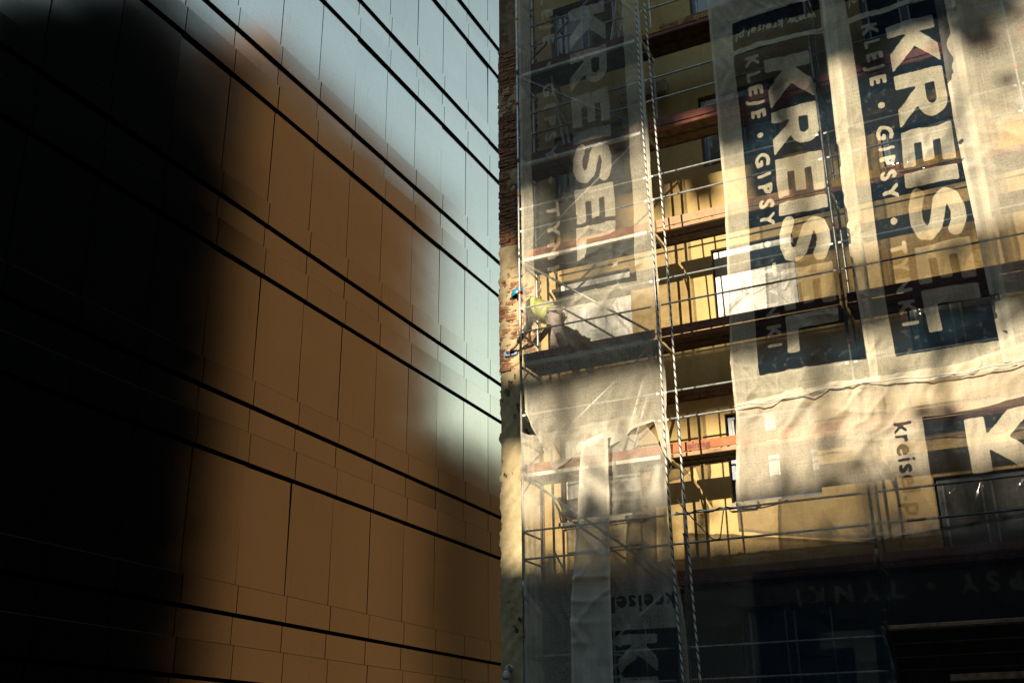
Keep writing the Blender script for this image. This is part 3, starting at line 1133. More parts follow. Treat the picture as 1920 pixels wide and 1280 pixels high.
def fit(B, length):
    n = int(length / RES)
    idx = (np.arange(n) * B.shape[1] / n).astype(int)
    return B[:, idx]


def banner(cv, xl, xr, zt, zb, xs_, xk, kz0, kz1, sz0, sz1, www=True, cap=0.74):
    """xs_: centre of small text column, xk: left of big letters; z ranges top->bottom"""
    cv.rect(xl, zb, xr, zt)
    if www:
        cv.rect(xl, zt + 0.10, xr, zt + 0.72)
        cv.stamp(fit(B_WWW, 1.42), (xl + xr) / 2, zt + 0.40, 2)
    Bk = raster_word('KREISEL', cap, kz0 - kz1)
    cv.stamp(Bk, xk + cap / 2, (kz0 + kz1) / 2, 1)
    cv.stamp(fit(B_SMALL, sz0 - sz1), xs_, (sz0 + sz1) / 2, 1)


# ------------------------------------------------------------------ nets
def smooth_noise(x, z, seed, freqs):
    r = np.random.default_rng(seed)
    o_ = np.zeros_like(x)
    for f, a in freqs:
        for _ in range(3):
            th = r.uniform(0, math.pi); ph = r.uniform(0, 6.28)
            o_ += a / 2 * np.sin(f * (x * math.cos(th) + z * math.sin(th)) + ph)
    return o_


def net(name, label, xl, xr, top, bot, canvas=None, mat='net_cream', y0=-0.075, step=0.021, seed=1, billow=0.06, ties=(), xwarp=None, folds=0.020, dens=None, zwarp=None, group=None, ripple=None):
    """xl/xr: functions of z giving the side edges; top/bot functions of u in 0..1 giving z"""
    zt, zb = max(top(u) for u in np.linspace(0, 1, 20)), min(bot(u) for u in np.linspace(0, 1, 20))
    wmax = max(xr(z) - xl(z) for z in np.linspace(zb, zt, 8))
    nu = max(8, int(wmax / step)); nv = max(8, int((zt - zb) / step))
    u, v = np.meshgrid(np.linspace(0, 1, nu + 1), np.linspace(0, 1, nv + 1))
    tz = np.vectorize(top)(u[0]); bz = np.vectorize(bot)(u[0])
    z = tz[None, :] * (1 - v) + bz[None, :] * v
    XL = np.vectorize(xl)(z); XR = np.vectorize(xr)(z)
    x = XL + (XR - XL) * u
    xf, zf = x.copy(), z.copy()
    # cloth: tight at ties, puckered around them, bellied between posts and rails
    y = np.full_like(x, y0)
    d_ = np.zeros_like(x)
    y -= billow * (0.55 + 0.45 * np.sin(2 * math.pi * (zf - 0.23) / 2.0 + seed)) * np.sin(math.pi * u)
    y += smooth_noise(x, z, seed, ((1.5, 0.020), (3.7, 0.012)))
    wx = x + 0.16 * np.sin(z * 1.9 + seed) + 0.07 * np.sin(z * 5.3 + x * 2) + 0.03 * np.sin(z * 13 + x * 7)
    wz = z + 0.12 * np.sin(x * 2.1 + seed * 2)
    y += smooth_noise(wx * 2.2, wz * 0.45, seed + 5, ((4.5, folds), (10.0, folds * 0.6), (21.0, folds * 0.30)))
    # sharp tension creases, patchy
    patch = np.clip(smooth_noise(x, z, seed + 9, ((1.1, 1.0), (2.3, 0.7))), 0, 1.5)
    for ang, lam, am in ((0.35, 0.55, 0.020), (-0.8, 0.47, 0.016), (1.35, 0.38, 0.014)):
        t_ = (wx * math.cos(ang) + wz * math.sin(ang)) / lam
        rid = patch * (1 - np.abs(np.sin(math.pi * t_ + 1.3 * np.sin(t_ * 0.7 + seed)))) ** 3
        y -= 1.3 * am * rid
        d_ += 0.06 * rid
    # gathers running up from the laced hems
    hz_ = (tz[None, :] - bz[None, :])
    for dist_, sd_ in ((hz_ * (1 - v), 0), (hz_ * v, 3)):
        gx = wx * 11 + 1.6 * np.sin(wx * 3.3 + seed + sd_) + 0.8 * np.sin(z * 2.5)
        gath = np.exp(-dist_ / (0.22 + 0.16 * np.sin(x * 2.7 + seed))) * np.clip(0.6 + 0.7 * np.sin(x * 1.7 + seed + sd_), 0, 1.2)
        y -= 0.050 * gath * (1 - np.abs(np.sin(gx))) ** 1.5
        d_ += 0.10 * gath * (1 - np.abs(np.sin(gx))) ** 2
    # cloth sags into slack horizontal folds above each rail
    sagz = (zf - 0.30) % 2.0
    y -= 0.030 * np.exp(-((sagz - 0.25) / 0.16) ** 2) * (0.6 + 0.6 * np.sin(x * 3.1 + seed)) * np.sin(math.pi * u)
    for tx, tzz, amp in ties:
        rr = np.hypot(x - tx, (z - tzz)); th = np.arctan2(z - tzz, x - tx)
        k = np.exp(-rr / 0.40)
        fold = 0.5 + 0.3 * np.sin(th * 5 + tx * 5 + 2.0 * rr) + 0.2 * np.sin(th * 11 + tzz * 3)
        y -= amp * 0.55 * k * fold * np.minimum(1, rr / .10)
        x += (tx - x) * 0.12 * np.exp(-(rr / 0.25) ** 2)
        z += (tzz - z) * 0.10 * np.exp(-(rr / 0.25) ** 2)
        d_ += 0.10 * np.exp(-(rr / 0.15) ** 2)
    if xwarp: x = x + xwarp(x, z, u, v)
    if zwarp: z = z + zwarp(xf, zf, u, v)
    if ripple is not None: y = y + ripple(xf, zf, u, v)
    y = np.minimum(y, -0.064)
    # hems and side edges are doubled cloth
    wid = XR - XL
    edge = np.minimum(u, 1 - u) * wid
    d_ += 0.22 * (edge < 0.045) + 0.18 * (np.minimum(v, 1 - v) * (zt - zb) < 0.05)
    if dens is not None: d_ += dens(xf, zf, u, v)
    ink = canvas.sample(xf, zf) if canvas is not None else np.zeros_like(x)
    n = (nu + 1) * (nv + 1)
    co = np.stack([x, y, z], -1).reshape(-1, 3)
    i, j = np.meshgrid(np.arange(nu), np.arange(nv))
    a_ = (j * (nu + 1) + i).ravel()
    faces = np.stack([a_, a_ + nu + 1, a_ + nu + 2, a_ + 1], -1)
    me = bpy.data.meshes.new(name)
    me.vertices.add(n); me.vertices.foreach_set('co', co.ravel())
    me.loops.add(faces.size); me.loops.foreach_set('vertex_index', faces.ravel())
    me.polygons.add(len(faces)); me.polygons.foreach_set('loop_start', np.arange(len(faces)) * 4); me.polygons.foreach_set('loop_total', np.full(len(faces), 4))
    me.polygons.foreach_set('use_smooth', np.ones(len(faces), bool))
    me.update(); me.validate()
    for nm, dat in (('ink', ink), ('dens', d_)):
        at = me.attributes.new(nm, 'FLOAT', 'POINT'); at.data.foreach_set('value', dat.ravel().astype(np.float32))
    at = me.attributes.new('cloth', 'FLOAT_VECTOR', 'POINT')
    at.data.foreach_set('vector', np.stack([xf, zf, np.zeros_like(xf)], -1).ravel().astype(np.float32))
    me.materials.append(MAT[mat])
    ob = link(bpy.data.objects.new(name, me))
    tag(ob, label, 'net', group or 'debris nets on the scaffolding')
    return ob


def pw(pts):
    xs_, ys_ = zip(*pts)
    return lambda t: float(np.interp(t, xs_, ys_))


# net 1: left bay, ragged hanging lower edge
cv = Canvas(-8.1, -4.9, 5.6, 18)
banner(cv, -7.52, -5.58, 16.4, 9.35, -7.16, -6.66, 15.32, 9.95, 16.3, 9.45, False)
cv.stamp(B_R, -5.95, 9.72, 1)
cv.done()
net('debris_net', 'torn printed net with ragged hem over the leftmost bay, the worker behind it', pw([(6, -7.76), (18, -7.80)]), pw([(6, -5.20), (18, -5.28)]),
    lambda u: 17.6, pw([(0, 7.36), (0.10, 6.85), (0.21, 6.24), (0.35, 6.42), (0.5, 6.58), (0.62, 6.50), (0.75, 6.70), (0.9, 6.84), (0.955, 6.3), (1, 6.12)]), cv,
    mat='net_ghost', seed=3, ties=((-7.76, 10.28, .05), (-7.76, 8.3, .03), (-5.25, 10.28, .05), (-5.25, 8.35, .06), (-5.2, 6.85, .06), (-7.76, 12.3, .04), (-5.25, 12.3, .05), (-7.7, 7.34, .05), (-6.3, 6.7, .05)),
    ripple=lambda x, z, u, v: -0.05 * np.exp(-((z - 6.75) / 0.25) ** 2) * (1 + np.sin(x * 9 + z * 6)) - 0.03 * np.exp(-((z - 6.95) / 0.12) ** 2) * (1 + np.sin(x * 23)),
    dens=lambda x, z, u, v: 0.22 * np.exp(-((z - 6.55) / 0.35) ** 2) - 0.22 * np.exp(-((x + 7.45) / 0.6) ** 4) * np.exp(-((z - 9.2) / 0.9) ** 4))

# net 2
cv = Canvas(-4.6, -1.3, 6.3, 18)
banner(cv, -3.55, -2.03, 13.22, 7.30, -3.27, -3.02, 12.93, 7.58, 13.12, 7.72)
cv.done()
sk = lambda z: -0.030 * (13.5 - z)
net('debris_net', 'printed net with navy banner beside the open strip where the ropes hang', pw([(6, -4.10), (7.6, -4.12), (10.5, -3.98), (18, -3.95)]), pw([(6, -1.95), (18, -1.72)]),
    lambda u: 17.6, pw([(0, 6.80), (0.5, 6.90), (1, 6.86)]), cv, seed=11, billow=0.09,
    xwarp=lambda x, z, u, v: -0.028 * (12.9 - z) * np.sin(math.pi * u) + 0.03 * np.sin(z * 1.3) * np.sin(math.pi * u),
    ties=((-4.05, 8.85, .05), (-2.9, 9.32, .06), (-2.05, 11.2, .08), (-1.95, 9.3, .10), (-3.0, 6.9, .05), (-2.3, 13.3, .05), (-4.1, 6.85, .05), (-2.0, 6.9, .05)))

# net 3
cv = Canvas(-2.4, 0.6, 6.3, 18)
banner(cv, -1.60, -0.10, 13.22, 7.25, -1.34, -1.06, 12.93, 7.52, 13.12, 7.66)
cv.done()
net('debris_net', 'printed net with navy banner on the right side, over the staggered stair windows', pw([(6, -2.02), (9.3, -2.10), (18, -1.90)]), pw([(6, -0.05), (11.2, 0.0), (18, 0.15)]),
    lambda u: 17.6, pw([(0, 6.86), (0.5, 6.80), (1, 6.84)]), cv, seed=21, billow=0.10, y0=-0.10,
    xwarp=lambda x, z, u, v: -0.012 * (12.9 - z) * np.sin(math.pi * u) + 0.04 * np.sin(z * 1.1 + 1) * np.sin(math.pi * u),
    ties=((-2.05, 9.32, .10), (-0.03, 11.25, .09), (-0.05, 9.35, .05), (-2.0, 7.35, .09), (-0.02, 7.3, .09), (-1.0, 8.85, .04)))

# net at the right edge, plain, lapped over net 3
net('debris_net', 'plain cream net at the right edge of the picture, without print', pw([(6, -0.22), (11, -0.30), (18, -0.15)]), pw([(6, 3.4), (18, 3.4)]),
    lambda u: 17.6, pw([(0, 6.9), (1, 6.85)]), None, mat='net_ghost', seed=31, y0=-0.13, step=0.04, billow=0.05, ties=((0.68, 8.3, .06), (0.7, 12.3, .05), (-.2, 11.2, .05)),
    dens=lambda x, z, u, v: 0.12 * (x < 0.12))

# net 4: laid on its side, K and web address, from net hem down to the shadow line
cv = Canvas(-4.6, 3.6, 4.2, 7.2)
cv.rect(-1.40, 4.55, 3.6, 6.30)
Bk = raster_word('KREISEL', 0.78, 5.6)
cv.stamp(Bk, -0.86 + 2.8, 5.78, 0)
cv.stamp(fit(B_PL, 1.48), -1.72, 5.56, 1, 1.0)
cv.done()
net('debris_net', 'bright net hung sideways with upright dark banner, above the dark lowest nets', pw([(4, -4.22), (5.6, -4.20), (7, -4.06)]), pw([(4, 3.4), (7, 3.4)]),
    pw([(0, 6.90), (0.12, 6.98), (0.5, 7.0), (1, 6.98)]), pw([(0, 4.92), (0.08, 4.80), (0.24, 4.62), (0.4, 4.66), (0.55, 4.74), (1, 4.75)]), cv, mat='net_dense', seed=41, y0=-0.11, billow=0.09, step=0.022,
    zwarp=lambda x, z, u, v: 0.13 * np.exp(-((x - 0.1) / 0.6) ** 2) * (z - 4.6) / 2.2,
    ties=((-4.1, 6.82, .06), (-2.3, 6.86, .06), (-2.32, 4.66, .06), (0.7, 6.86, .06), (-0.3, 4.75, .05)))

# net 5: dark lower nets
cv = Canvas(-5.6, 3.6, 0.0, 5.2)
cv.rect(-4.05, 1.6, 3.6, 4.30)
cv.stamp(fit(B_SMALL, 5.6), -3.45 + 2.8, 3.95, 2)
cv.stamp(raster_word('KREISEL', 0.9, 6.2), -3.2 + 3.1, 2.95, 2)
cv.done()
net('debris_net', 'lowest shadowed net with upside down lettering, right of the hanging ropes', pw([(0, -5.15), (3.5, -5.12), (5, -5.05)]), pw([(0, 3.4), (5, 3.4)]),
    pw([(0, 4.98), (0.1, 4.86), (0.32, 4.56), (0.45, 4.66), (0.6, 4.78), (1, 4.8)]), lambda u: 0.9, cv, mat='net_shade', seed=51, y0=-0.15, billow=0.10, step=0.035,
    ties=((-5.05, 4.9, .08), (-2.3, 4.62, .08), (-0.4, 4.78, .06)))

# net 6: lower left bay
cv = Canvas(-8.1, -4.9, 0.0, 8.0)
cv.rect(-6.55, 0.3, -5.25, 3.62)
cv.stamp(fit(B_PL, 1.45), -5.98, 4.05, 2, 1.0)
cv.stamp(raster_word('KREISEL', 0.62, 3.3), -5.9, 1.9, 1)
cv.stamp(fit(B_SMALL, 3.2), -6.33, 1.9, 1)
cv.done()
net('debris_net', 'limp grey net under the torn hem in the leftmost bay, gathered at its right side', pw([(0, -7.80), (8, -7.84)]), pw([(0, -5.10), (3.5, -5.12), (5.2, -5.32), (6.1, -5.27), (7, -5.22)]),
    pw([(0, 7.02), (0.05, 6.95), (0.12, 6.9), (0.8, 7.0), (0.92, 6.6), (1, 6.15)]), lambda u: 0.9, cv, mat='net_grey', seed=61, billow=0.03, step=0.03, folds=0.016,
    ties=((-7.8, 6.9, .05), (-5.27, 6.12, .12), (-7.8, 6.25, .06)),
    ripple=lambda x, z, u, v: -0.06 * (np.exp(-((x + 5.42 + .09 * (z - 6.1)) / 0.10) ** 2) + np.exp(-((x + 5.75 + .32 * (6.1 - z) * .35) / 0.06) ** 2)) * (z < 6.1),
    dens=lambda x, z, u, v: 0.25 * (np.exp(-((x + 5.42 - .02 * (6.1 - z)) / 0.10) ** 2) + np.exp(-((x + 5.40 + .24 * (6.1 - z)) / 0.09) ** 2)) * (z < 6.1) * (z > 3.2) + 0.18 * (u < 0.11) * (0.5 + 0.5 * np.sin(x * 70)))
# net 7: narrow strip doubled over it
net('debris_net', 'narrow doubled strip of grey net hanging down the lower left bay', pw([(0, -7.05), (4, -6.95), (6.6, -6.66)]), pw([(0, -6.35), (4, -6.28), (6.6, -6.20)]),
    pw([(0, 6.62), (1, 6.72)]), lambda u: 0.9, None, mat='net_strip', seed=71, y0=-0.20, billow=0.04, step=0.03, folds=0.012)

# ------------------------------------------------------------------ ropes and cables
def rope(name, label, pts, r, mat='rope', pitch=0.12, cat='rope', group=None, n=7, sub=6):
    P = [Vector(p) for p in pts]
    # resample
    out = []
    for a_, b_ in zip(P[:-1], P[1:]):
        k = max(1, int((b_ - a_).length / 0.12)) if (b_ - a_).length > 0.2 else 1
        for i in range(k): out.append(a_.lerp(b_, i / k))
    out.append(P[-1])
    m_ = MB().tube(out, r, n)
    me = m_.mesh(name, mat, True)
    at = me.attributes.new('cloth', 'FLOAT_VECTOR', 'POINT')
    L = 0; vals = []
    for i, p in enumerate(out):
        if i: L += (p - out[i - 1]).length
        for j in range(n):
            vals += [L / pitch * 0.55, math.cos(2 * math.pi * j / n) * 0.12, math.sin(2 * math.pi * j / n) * .12]
    at.data.foreach_set('vector', vals)
    o_ = link(bpy.data.objects.new(name, me)); tag(o_, label, cat, group)
    return o_


ra = [(-5.17 + 0.02 * math.sin(z * .9) + 0.006 * (17 - z), -0.60, z) for z in np.linspace(18, 0.3, 40)]
rb = [(-4.995 + 0.015 * math.sin(z * .7 + 1) + 0.012 * (17 - z), -0.60, z) for z in np.linspace(18, 0.3, 40)]
rope('hoist_rope', 'white hoist rope with blue flecks running down beside the scaffold post', ra, 0.0155)
rope('hoist_rope', 'white hoist rope with blue flecks crossing the open bay, right of the other rope', rb, 0.0165)
rope('tag_line', 'thin brown line hanging between the two hoist ropes at the bottom', [(-5.02 + .01 * math.sin(z * 3), -0.55, z) for z in np.linspace(3.85, 0.3, 20)], 0.010, 'thin_rope')
jib = empty('rope_hoist', (-5.31, 0, 17.9)); tag(jib, 'steel hoist arm clamped to the post that carries the ropes', 'hoist')
q = MB().tube([(-5.31, 0, 17.9), (-5.1, -0.62, 18.02)], 0.024, 8).ob('arm', 'galv', jib); q.matrix_parent_inverse = Matrix.Translation(-jib.location)
q = MB().tube([(-5.2, -0.60, 17.95), (-4.95, -0.60, 17.95)], 0.06, 12).ob('pulley', 'galv', jib); q.matrix_parent_inverse = Matrix.Translation(-jib.location)


def sag(a_, b_, d, n=14):
    a_, b_ = Vector(a_), Vector(b_)
    return [a_.lerp(b_, t) - Vector((0, 0, d * 4 * t * (1 - t))) for t in np.linspace(0, 1, n)]


z1, z2 = LV[1] + 1.08, LV[1] + 0.62
cab = [Vector((-5.2 + 0.10 * k, -0.035 + 0.030 * math.sin(k * 1.7), z1 + 0.030 * math.cos(k * 1.7))) for k in range(9)] + sag((-4.40, -0.07, z1 + .02), (-3.45, -0.07, z1 + .02), 0.075)
rope('power_cable', 'black cable wound along the upper rail of the open bay', cab, 0.011, 'black', cat='cable')
rope('tie_rope', 'flecked rope end slung in a loop between the two rails of the open bay', sag((-5.05, -0.5, 5.46), (-4.66, -0.06, z2 + .03), 0.02, 6) + sag((-4.66, -0.06, z2 + .03), (-4.52, -0.06, z2 + .02), .02, 4) + sag((-4.52, -0.06, z2 + .03), (-4.43, -0.06, z1 + .02), 0.0, 4), 0.010)

rope('lacing_cord', 'pale cord lacing the upper nets to the bright sideways net', [(x, -0.235 + .02 * math.sin(x * 5), 6.86 + .035 * math.sin(x * 2.1) + .012 * math.sin(x * 11)) for x in np.linspace(-4.08, 3.3, 90)], 0.012, 'lamp_white', cat='cord')
# ------------------------------------------------------------------ catch fan at the bottom right
fan = empty('catch_fan', (-2.2, -1.0, 2.6)); tag(fan, 'dark plank catch fan projecting over the pavement at lower right', 'canopy')


def fch(o_): o_.matrix_parent_inverse = Matrix.Translation(-fan.location); return o_


fo = Vector((0, -1.45, 3.22)); fi = Vector((0, -0.25, 2.35))
for k in range(6):
    a_ = fo.lerp(fi, k / 6 + 0.01); b_ = fo.lerp(fi, (k + 1) / 6 - 0.005)
    m_ = MB()
    kk = len(m_.v)
    for p in (a_, b_):
        for x in (-2.12, 3.4):
            m_.v.append((x, p.y, p.z)); m_.v.append((x, p.y + .02, p.z + 0.03))
    m_.f += [(0, 2, 6, 4), (1, 5, 7, 3), (0, 4, 5, 1), (2, 3, 7, 6), (0, 1, 3, 2), (4, 6, 7, 5)]; m_.mi += [0] * 6
    fch(m_.ob('plank', 'dark_wood', fan))
fch(box_ob('edge_beam', (-2.15, -1.50, 3.225), (3.42, -1.44, 3.275), 'rust_beam', fan, 0.005))
for x in (-2.10, 0.72):
    fch(MB().tube([(x, -1.45, 3.20), (x + .02, -0.02, 1.9)], 0.024, 8).ob('strut', 'black', fan, True))
    fch(MB().tube([(x, -1.52, 3.32), (x + .05, -1.40, 3.05), (x + .1, -1.3, 0.2)], 0.024, 8).ob('prop', 'black', fan, True))
fch(box_ob('cross_bar', (-1.45, -1.30, 2.60), (2.0, -1.26, 2.68), 'rust_beam', fan, 0.004))

# ------------------------------------------------------------------ lamp on the corner
lm = empty('wall_lamp', (-8.62, YF - 0.05, 3.2)); tag(lm, 'small white bulkhead lamp low on the plastered corner', 'lamp')
q = MB().tube([(-8.62, YF - 0.04, 3.26), (-8.62, YF - .12, 3.30), (-8.62, YF - .18, 3.27), (-8.62, YF - .2, 3.2)], 0.018, 8).ob('bracket', 'lamp_white', lm, True); q.matrix_parent_inverse = Matrix.Translation(-lm.location)
q = MB().tube([(-8.62, YF - .2, 3.215), (-8.62, YF - .2, 3.18), (-8.62, YF - .2, 3.10), (-8.62, YF - .2, 3.06)], [0.025, 0.055, 0.075, 0.06], 14).ob('shade', 'lamp_white', lm, True); q.matrix_parent_inverse = Matrix.Translation(-lm.location)
q = MB().tube([(-8.62, YF - .2, 3.055), (-8.62, YF - .2, 3.0), (-8.62, YF - .2, 2.97)], [0.05, 0.045, 0.02], 12).ob('globe', 'lamp_white', lm, True); q.matrix_parent_inverse = Matrix.Translation(-lm.location)
q = MB().tube([(-8.62, YF - .03, 3.26), (-8.62, YF - .055, 3.26)], 0.05, 12).ob('wall_plate', 'lamp_white', lm, True); q.matrix_parent_inverse = Matrix.Translation(-lm.location)


# ------------------------------------------------------------------ the worker
def skin_mesh(name, verts, edges, radii, mat, parent, sub=2, root=0):
    me = bpy.data.meshes.new(name)
    me.from_pydata([tuple(v) for v in verts], edges, [])
    ob = bpy.data.objects.new(name, me); col.objects.link(ob)
    md = ob.modifiers.new('s', 'SKIN'); md.use_smooth_shade = True
    sv = me.skin_vertices[0].data if me.skin_vertices else None
    if sv is None:
        bpy.context.view_layer.objects.active = ob
        ob.data.skin_vertices.new() if hasattr(ob.data.skin_vertices, 'new') else None
        sv = me.skin_vertices[0].data
    for i, r in enumerate(radii):
        sv[i].radius = (r, r) if not isinstance(r, tuple) else r
        sv[i].use_root = (i == root)
    sd = ob.modifiers.new('d', 'SUBSURF'); sd.levels = sub; sd.render_levels = sub
    dg = bpy.context.evaluated_depsgraph_get()
    nm = bpy.data.meshes.new_from_object(ob.evaluated_get(dg))
    col.objects.unlink(ob); bpy.data.objects.remove(ob)
    nm.materials.clear(); nm.materials.append(MAT[mat])
    nm.polygons.foreach_set('use_smooth', [True] * len(nm.polygons))
    o_ = link(bpy.data.objects.new(name, nm), parent)
    if parent is not None: o_.matrix_parent_inverse = Matrix.Translation(-parent.location)
    return o_


ZD = LV[3] + 0.056
wk = empty('person', (-7.3, 0.34, ZD)); tag(wk, 'worker in blue helmet and yellow vest leaning out past the left scaffold post', 'person')
hip = Vector((-7.33, 0.36, ZD + 0.92)); chest = Vector((-7.70, 0.46, ZD + 1.25)); neck = Vector((-7.95, 0.50, ZD + 1.42)); head = Vector((-8.07, 0.47, ZD + 1.51)); crown = Vector((-8.15, 0.45, ZD + 1.61))
hipL = hip + Vector((0.02, -0.10, -0.03)); hipR = hip + Vector((0.02, 0.11, -0.03))
kneeL = Vector((-7.20, 0.22, ZD + 0.50)); ankL = Vector((-7.08, 0.24, ZD + 0.09)); toeL = Vector((-7.27, 0.22, ZD + 0.045))
kneeR = Vector((-7.42, 0.46, ZD + 0.48)); ankR = Vector((-7.38, 0.48, ZD + 0.09)); toeR = Vector((-7.58, 0.47, ZD + 0.045))
shL = chest + Vector((-0.13, -0.17, 0.06)); shR = chest + Vector((-0.12, 0.20, 0.04))
elR = Vector((-8.12, 0.74, ZD + 0.93)); wrR = Vector((-8.40, 0.90, ZD + 0.745)); haR = Vector((-8.49, 0.93, ZD + 0.70))
elL = Vector((-7.80, 0.22, ZD + 0.88)); wrL = Vector((-7.86, 0.36, ZD + 0.66)); haL = Vector((-7.88, 0.41, ZD + 0.60))
V = [hip, hip.lerp(chest, .5), chest, neck, head, crown, shR, elR, wrR, haR, shL, elL, wrL, haL, hipL, kneeL, ankL, toeL, hipR, kneeR, ankR, toeR]
E_ = [(0, 1), (1, 2), (2, 3), (3, 4), (4, 5), (2, 6), (6, 7), (7, 8), (8, 9), (2, 10), (10, 11), (11, 12), (12, 13), (0, 14), (14, 15), (15, 16), (16, 17), (0, 18), (18, 19), (19, 20), (20, 21)]
R_ = [.115, .115, .13, .055, .085, .075, .06, .042, .028, .032, .06, .042, .028, .032, .085, .058, .04, .035, .085, .058, .04, .035]
# fingers: right hand grips the float, left hand rests on the rail
def fingers(base, fwd, side, palm_i):
    L = [0.075, 0.085, 0.078, 0.062]
    for k in range(4):
        o0 = base + side * (0.024 - 0.016 * k) + fwd * 0.03
        a_ = o0 + fwd * L[k] * .5 + Vector((0, 0, -0.010)); b_ = o0 + fwd * L[k] * .75 + Vector((0, 0, -0.035))
        i0 = len(V); V.extend([o0, a_, b_]); E_.extend([(palm_i, i0), (i0, i0 + 1), (i0 + 1, i0 + 2)]); R_.extend([.010, .009, .008])
    t0 = base + side * 0.035; t1 = t0 + side * 0.02 + fwd * 0.035 + Vector((0, 0, -.02))
    i0 = len(V); V.extend([t0, t1]); E_.extend([(palm_i, i0), (i0, i0 + 1)]); R_.extend([.011, .009])


fw = (haR - wrR).normalized()
fingers(haR, fw, Vector((0, -1, 0.2)).normalized(), 9)
fwl = (haL - wrL).normalized()
fingers(haL, fwl, Vector((-1, 0, 0)), 13)
skin_mesh('body', V, E_, R_, 'skin', wk, 1)
# face: nose, ears, eye sockets
fd = Vector((-0.60, 0.10, -0.80)).normalized()
upv = (crown - head).normalized()
sd = fd.cross(upv).normalized()
hc = head.lerp(crown, .3)
m = MB().tube([hc + fd * .075 + upv * .02, hc + fd * .105 - upv * .015, hc + fd * .08 - upv * .03], [.010, .016, .010], 8)
q = m.ob('nose', 'skin', wk, True); q.matrix_parent_inverse = Matrix.Translation(-wk.location)
for s in (-1, 1):
    q = MB().tube([hc + sd * s * .082 + upv * .02, hc + sd * s * .09 - upv * .03], [.012, .018], 8).ob('ear', 'skin', wk, True); q.matrix_parent_inverse = Matrix.Translation(-wk.location)
    q = MB().tube([hc + fd * .074 + sd * s * .032 + upv * .015, hc + fd * .086 + sd * s * .032 + upv * .015], .010, 8).ob('eye', 'sleeve', wk, True); q.matrix_parent_inverse = Matrix.Translation(-wk.location)
q = MB().tube([hc + fd * .082 - upv * .055 - sd * .022, hc + fd * .088 - upv * .055, hc + fd * .082 - upv * .055 + sd * .022], .006, 6).ob('mouth', 'red_paint', wk, True); q.matrix_parent_inverse = Matrix.Translation(-wk.location)
# hair at the nape
# clothing
def wcloth(name, pts, edges, radii, mat, sub=2):
    return skin_mesh(name, pts, edges, radii, mat, wk, sub)


wcloth('trousers', [hip + Vector((-.05, 0, .03)), hipL, kneeL, kneeL.lerp(ankL, .92), hipR, kneeR, kneeR.lerp(ankR, .92)], [(0, 1), (1, 2), (2, 3), (0, 4), (4, 5), (5, 6)], [.15, .118, .088, .078, .118, .088, .078], 'trousers')
wcloth('jacket', [hip.lerp(chest, .2), hip.lerp(chest, .6), chest, chest.lerp(neck, .6), shR, elR, elR.lerp(wrR, .82), shL, elL, elL.lerp(wrL, .85)], [(0, 1), (1, 2), (2, 3), (2, 4), (4, 5), (5, 6), (2, 7), (7, 8), (8, 9)], [.11, .11, .12, .06, .07, .06, .05, .07, .06, .05], 'sleeve')
vs = wcloth('vest', [hip.lerp(chest, .0), hip.lerp(chest, .45), chest, chest.lerp(neck, .8), shR.lerp(elR, .10), shL.lerp(elL, .10)], [(0, 1), (1, 2), (2, 3), (2, 4), (2, 5)], [.172, .178, .185, .115, .118, .118], 'vest')
for t_ in (.12, .52):
    c = hip.lerp(chest, t_); ax = (chest - hip).normalized(); sdx = ax.orthogonal().normalized(); sdy = ax.cross(sdx)
    pts = [c + (sdx * math.cos(a) + sdy * math.sin(a)) * .183 for a in np.linspace(0, 2 * math.pi, 25)]
    mm = MB()
    for p in pts:
        mm.v += [tuple(p - ax * .028), tuple(p + ax * .028)]
    for i in range(24):
        mm.f.append((2 * i, 2 * i + 2, 2 * i + 3, 2 * i + 1)); mm.mi.append(0)
    q = mm.ob('reflective_band', 'reflective_tape', vs, True)
for a_, t_ in ((ankL, toeL), (ankR, toeR)):
    wcloth('boot', [a_ + Vector((0, 0, .06)), a_ + Vector((.03, 0, -.03)), t_], [(0, 1), (1, 2)], [.055, .052, .042], 'boot', 1)
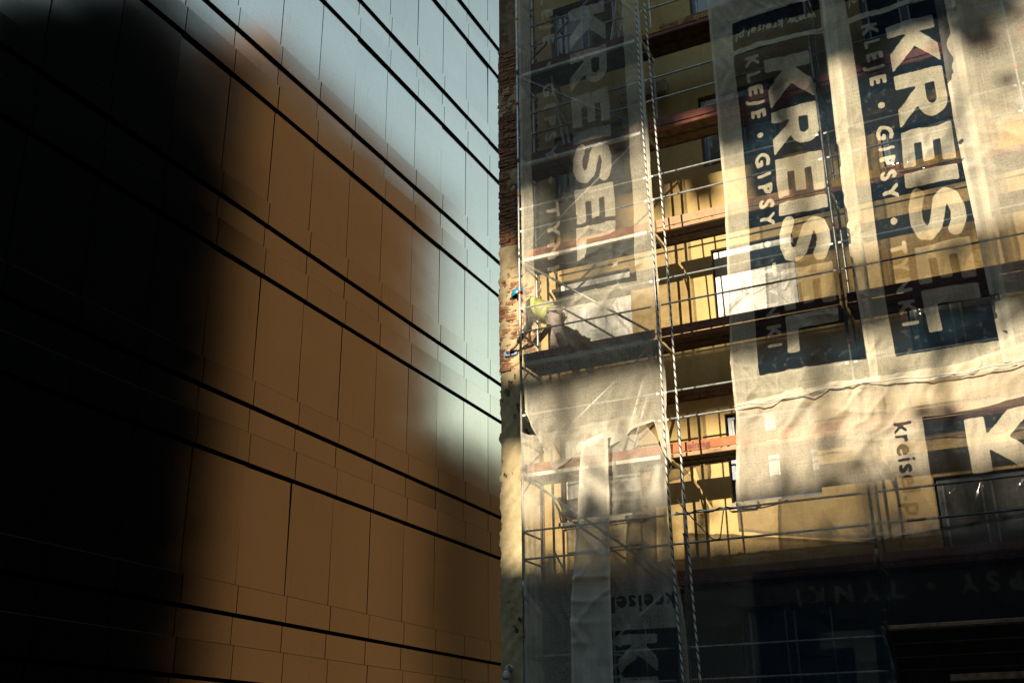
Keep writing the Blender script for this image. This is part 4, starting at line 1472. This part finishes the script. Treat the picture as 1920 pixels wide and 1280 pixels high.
# helmet: shell, brim, ridge
hb = head.lerp(crown, .55)
hz = (upv * .9 - fd * .35).normalized(); hx = (fd - hz * fd.dot(hz)).normalized(); hy = hz.cross(hx)
mm = MB()
nseg, nr = 20, 7
for j in range(nr + 1):
    th = math.pi / 2 * j / nr
    for i in range(nseg):
        a = 2 * math.pi * i / nseg
        r = math.cos(th)
        br = 1.0
        p = hb + hx * (math.cos(a) * r * .142) + hy * (math.sin(a) * r * .115) + hz * (math.sin(th) * .125)
        mm.v.append(tuple(p))
for j in range(nr):
    for i in range(nseg):
        i2 = (i + 1) % nseg
        mm.f.append((j * nseg + i, j * nseg + i2, (j + 1) * nseg + i2, (j + 1) * nseg + i)); mm.mi.append(0)
hel = mm.ob('helmet', 'helmet', wk, True); hel.matrix_parent_inverse = Matrix.Translation(-wk.location)
mm = MB()
for i in range(nseg):
    a = 2 * math.pi * i / nseg
    ext = 1.10 + (0.30 * max(0, math.cos(a)) ** 2)
    for e_, dz in ((.98, .006), (ext, -.012), (ext, -.020), (.98, -.010)):
        mm.v.append(tuple(hb + hx * math.cos(a) * .142 * e_ + hy * math.sin(a) * .115 * (1 + (e_ - 1) * .6) + hz * dz))
for i in range(nseg):
    i2 = (i + 1) % nseg
    for c in range(4):
        c2 = (c + 1) % 4
        mm.f.append((i * 4 + c, i2 * 4 + c, i2 * 4 + c2, i * 4 + c2)); mm.mi.append(0)
q = mm.ob('brim', 'helmet', hel, True)
q = MB().tube([hb + hx * (math.cos(t) * .143) + hz * (math.sin(t) * .127) for t in np.linspace(.3, 2.8, 12)], .010, 6).ob('ridge', 'helmet', hel, True)
# plastering float in the right hand
fl = empty('plastering_float', tuple(haR)); tag(fl, 'blue plastering float held against the corner by the worker', 'trowel')
fc = Vector((-8.56, YF - 0.062, ZD + 0.655))
q = box_ob('blade', (fc.x - .14, fc.y - .008, fc.z - .05), (fc.x + .14, fc.y + .012, fc.z + .05), 'float_blue', fl, 0.004); q.matrix_parent_inverse = Matrix.Translation(-fl.location)
q = MB().tube([(fc.x - .06, fc.y - .008, fc.z), (fc.x - .06, fc.y - .05, fc.z + .012), (fc.x + .06, fc.y - .05, fc.z + .012), (fc.x + .06, fc.y - .008, fc.z)], .013, 8).ob('handle', 'black', fl, True); q.matrix_parent_inverse = Matrix.Translation(-fl.location)
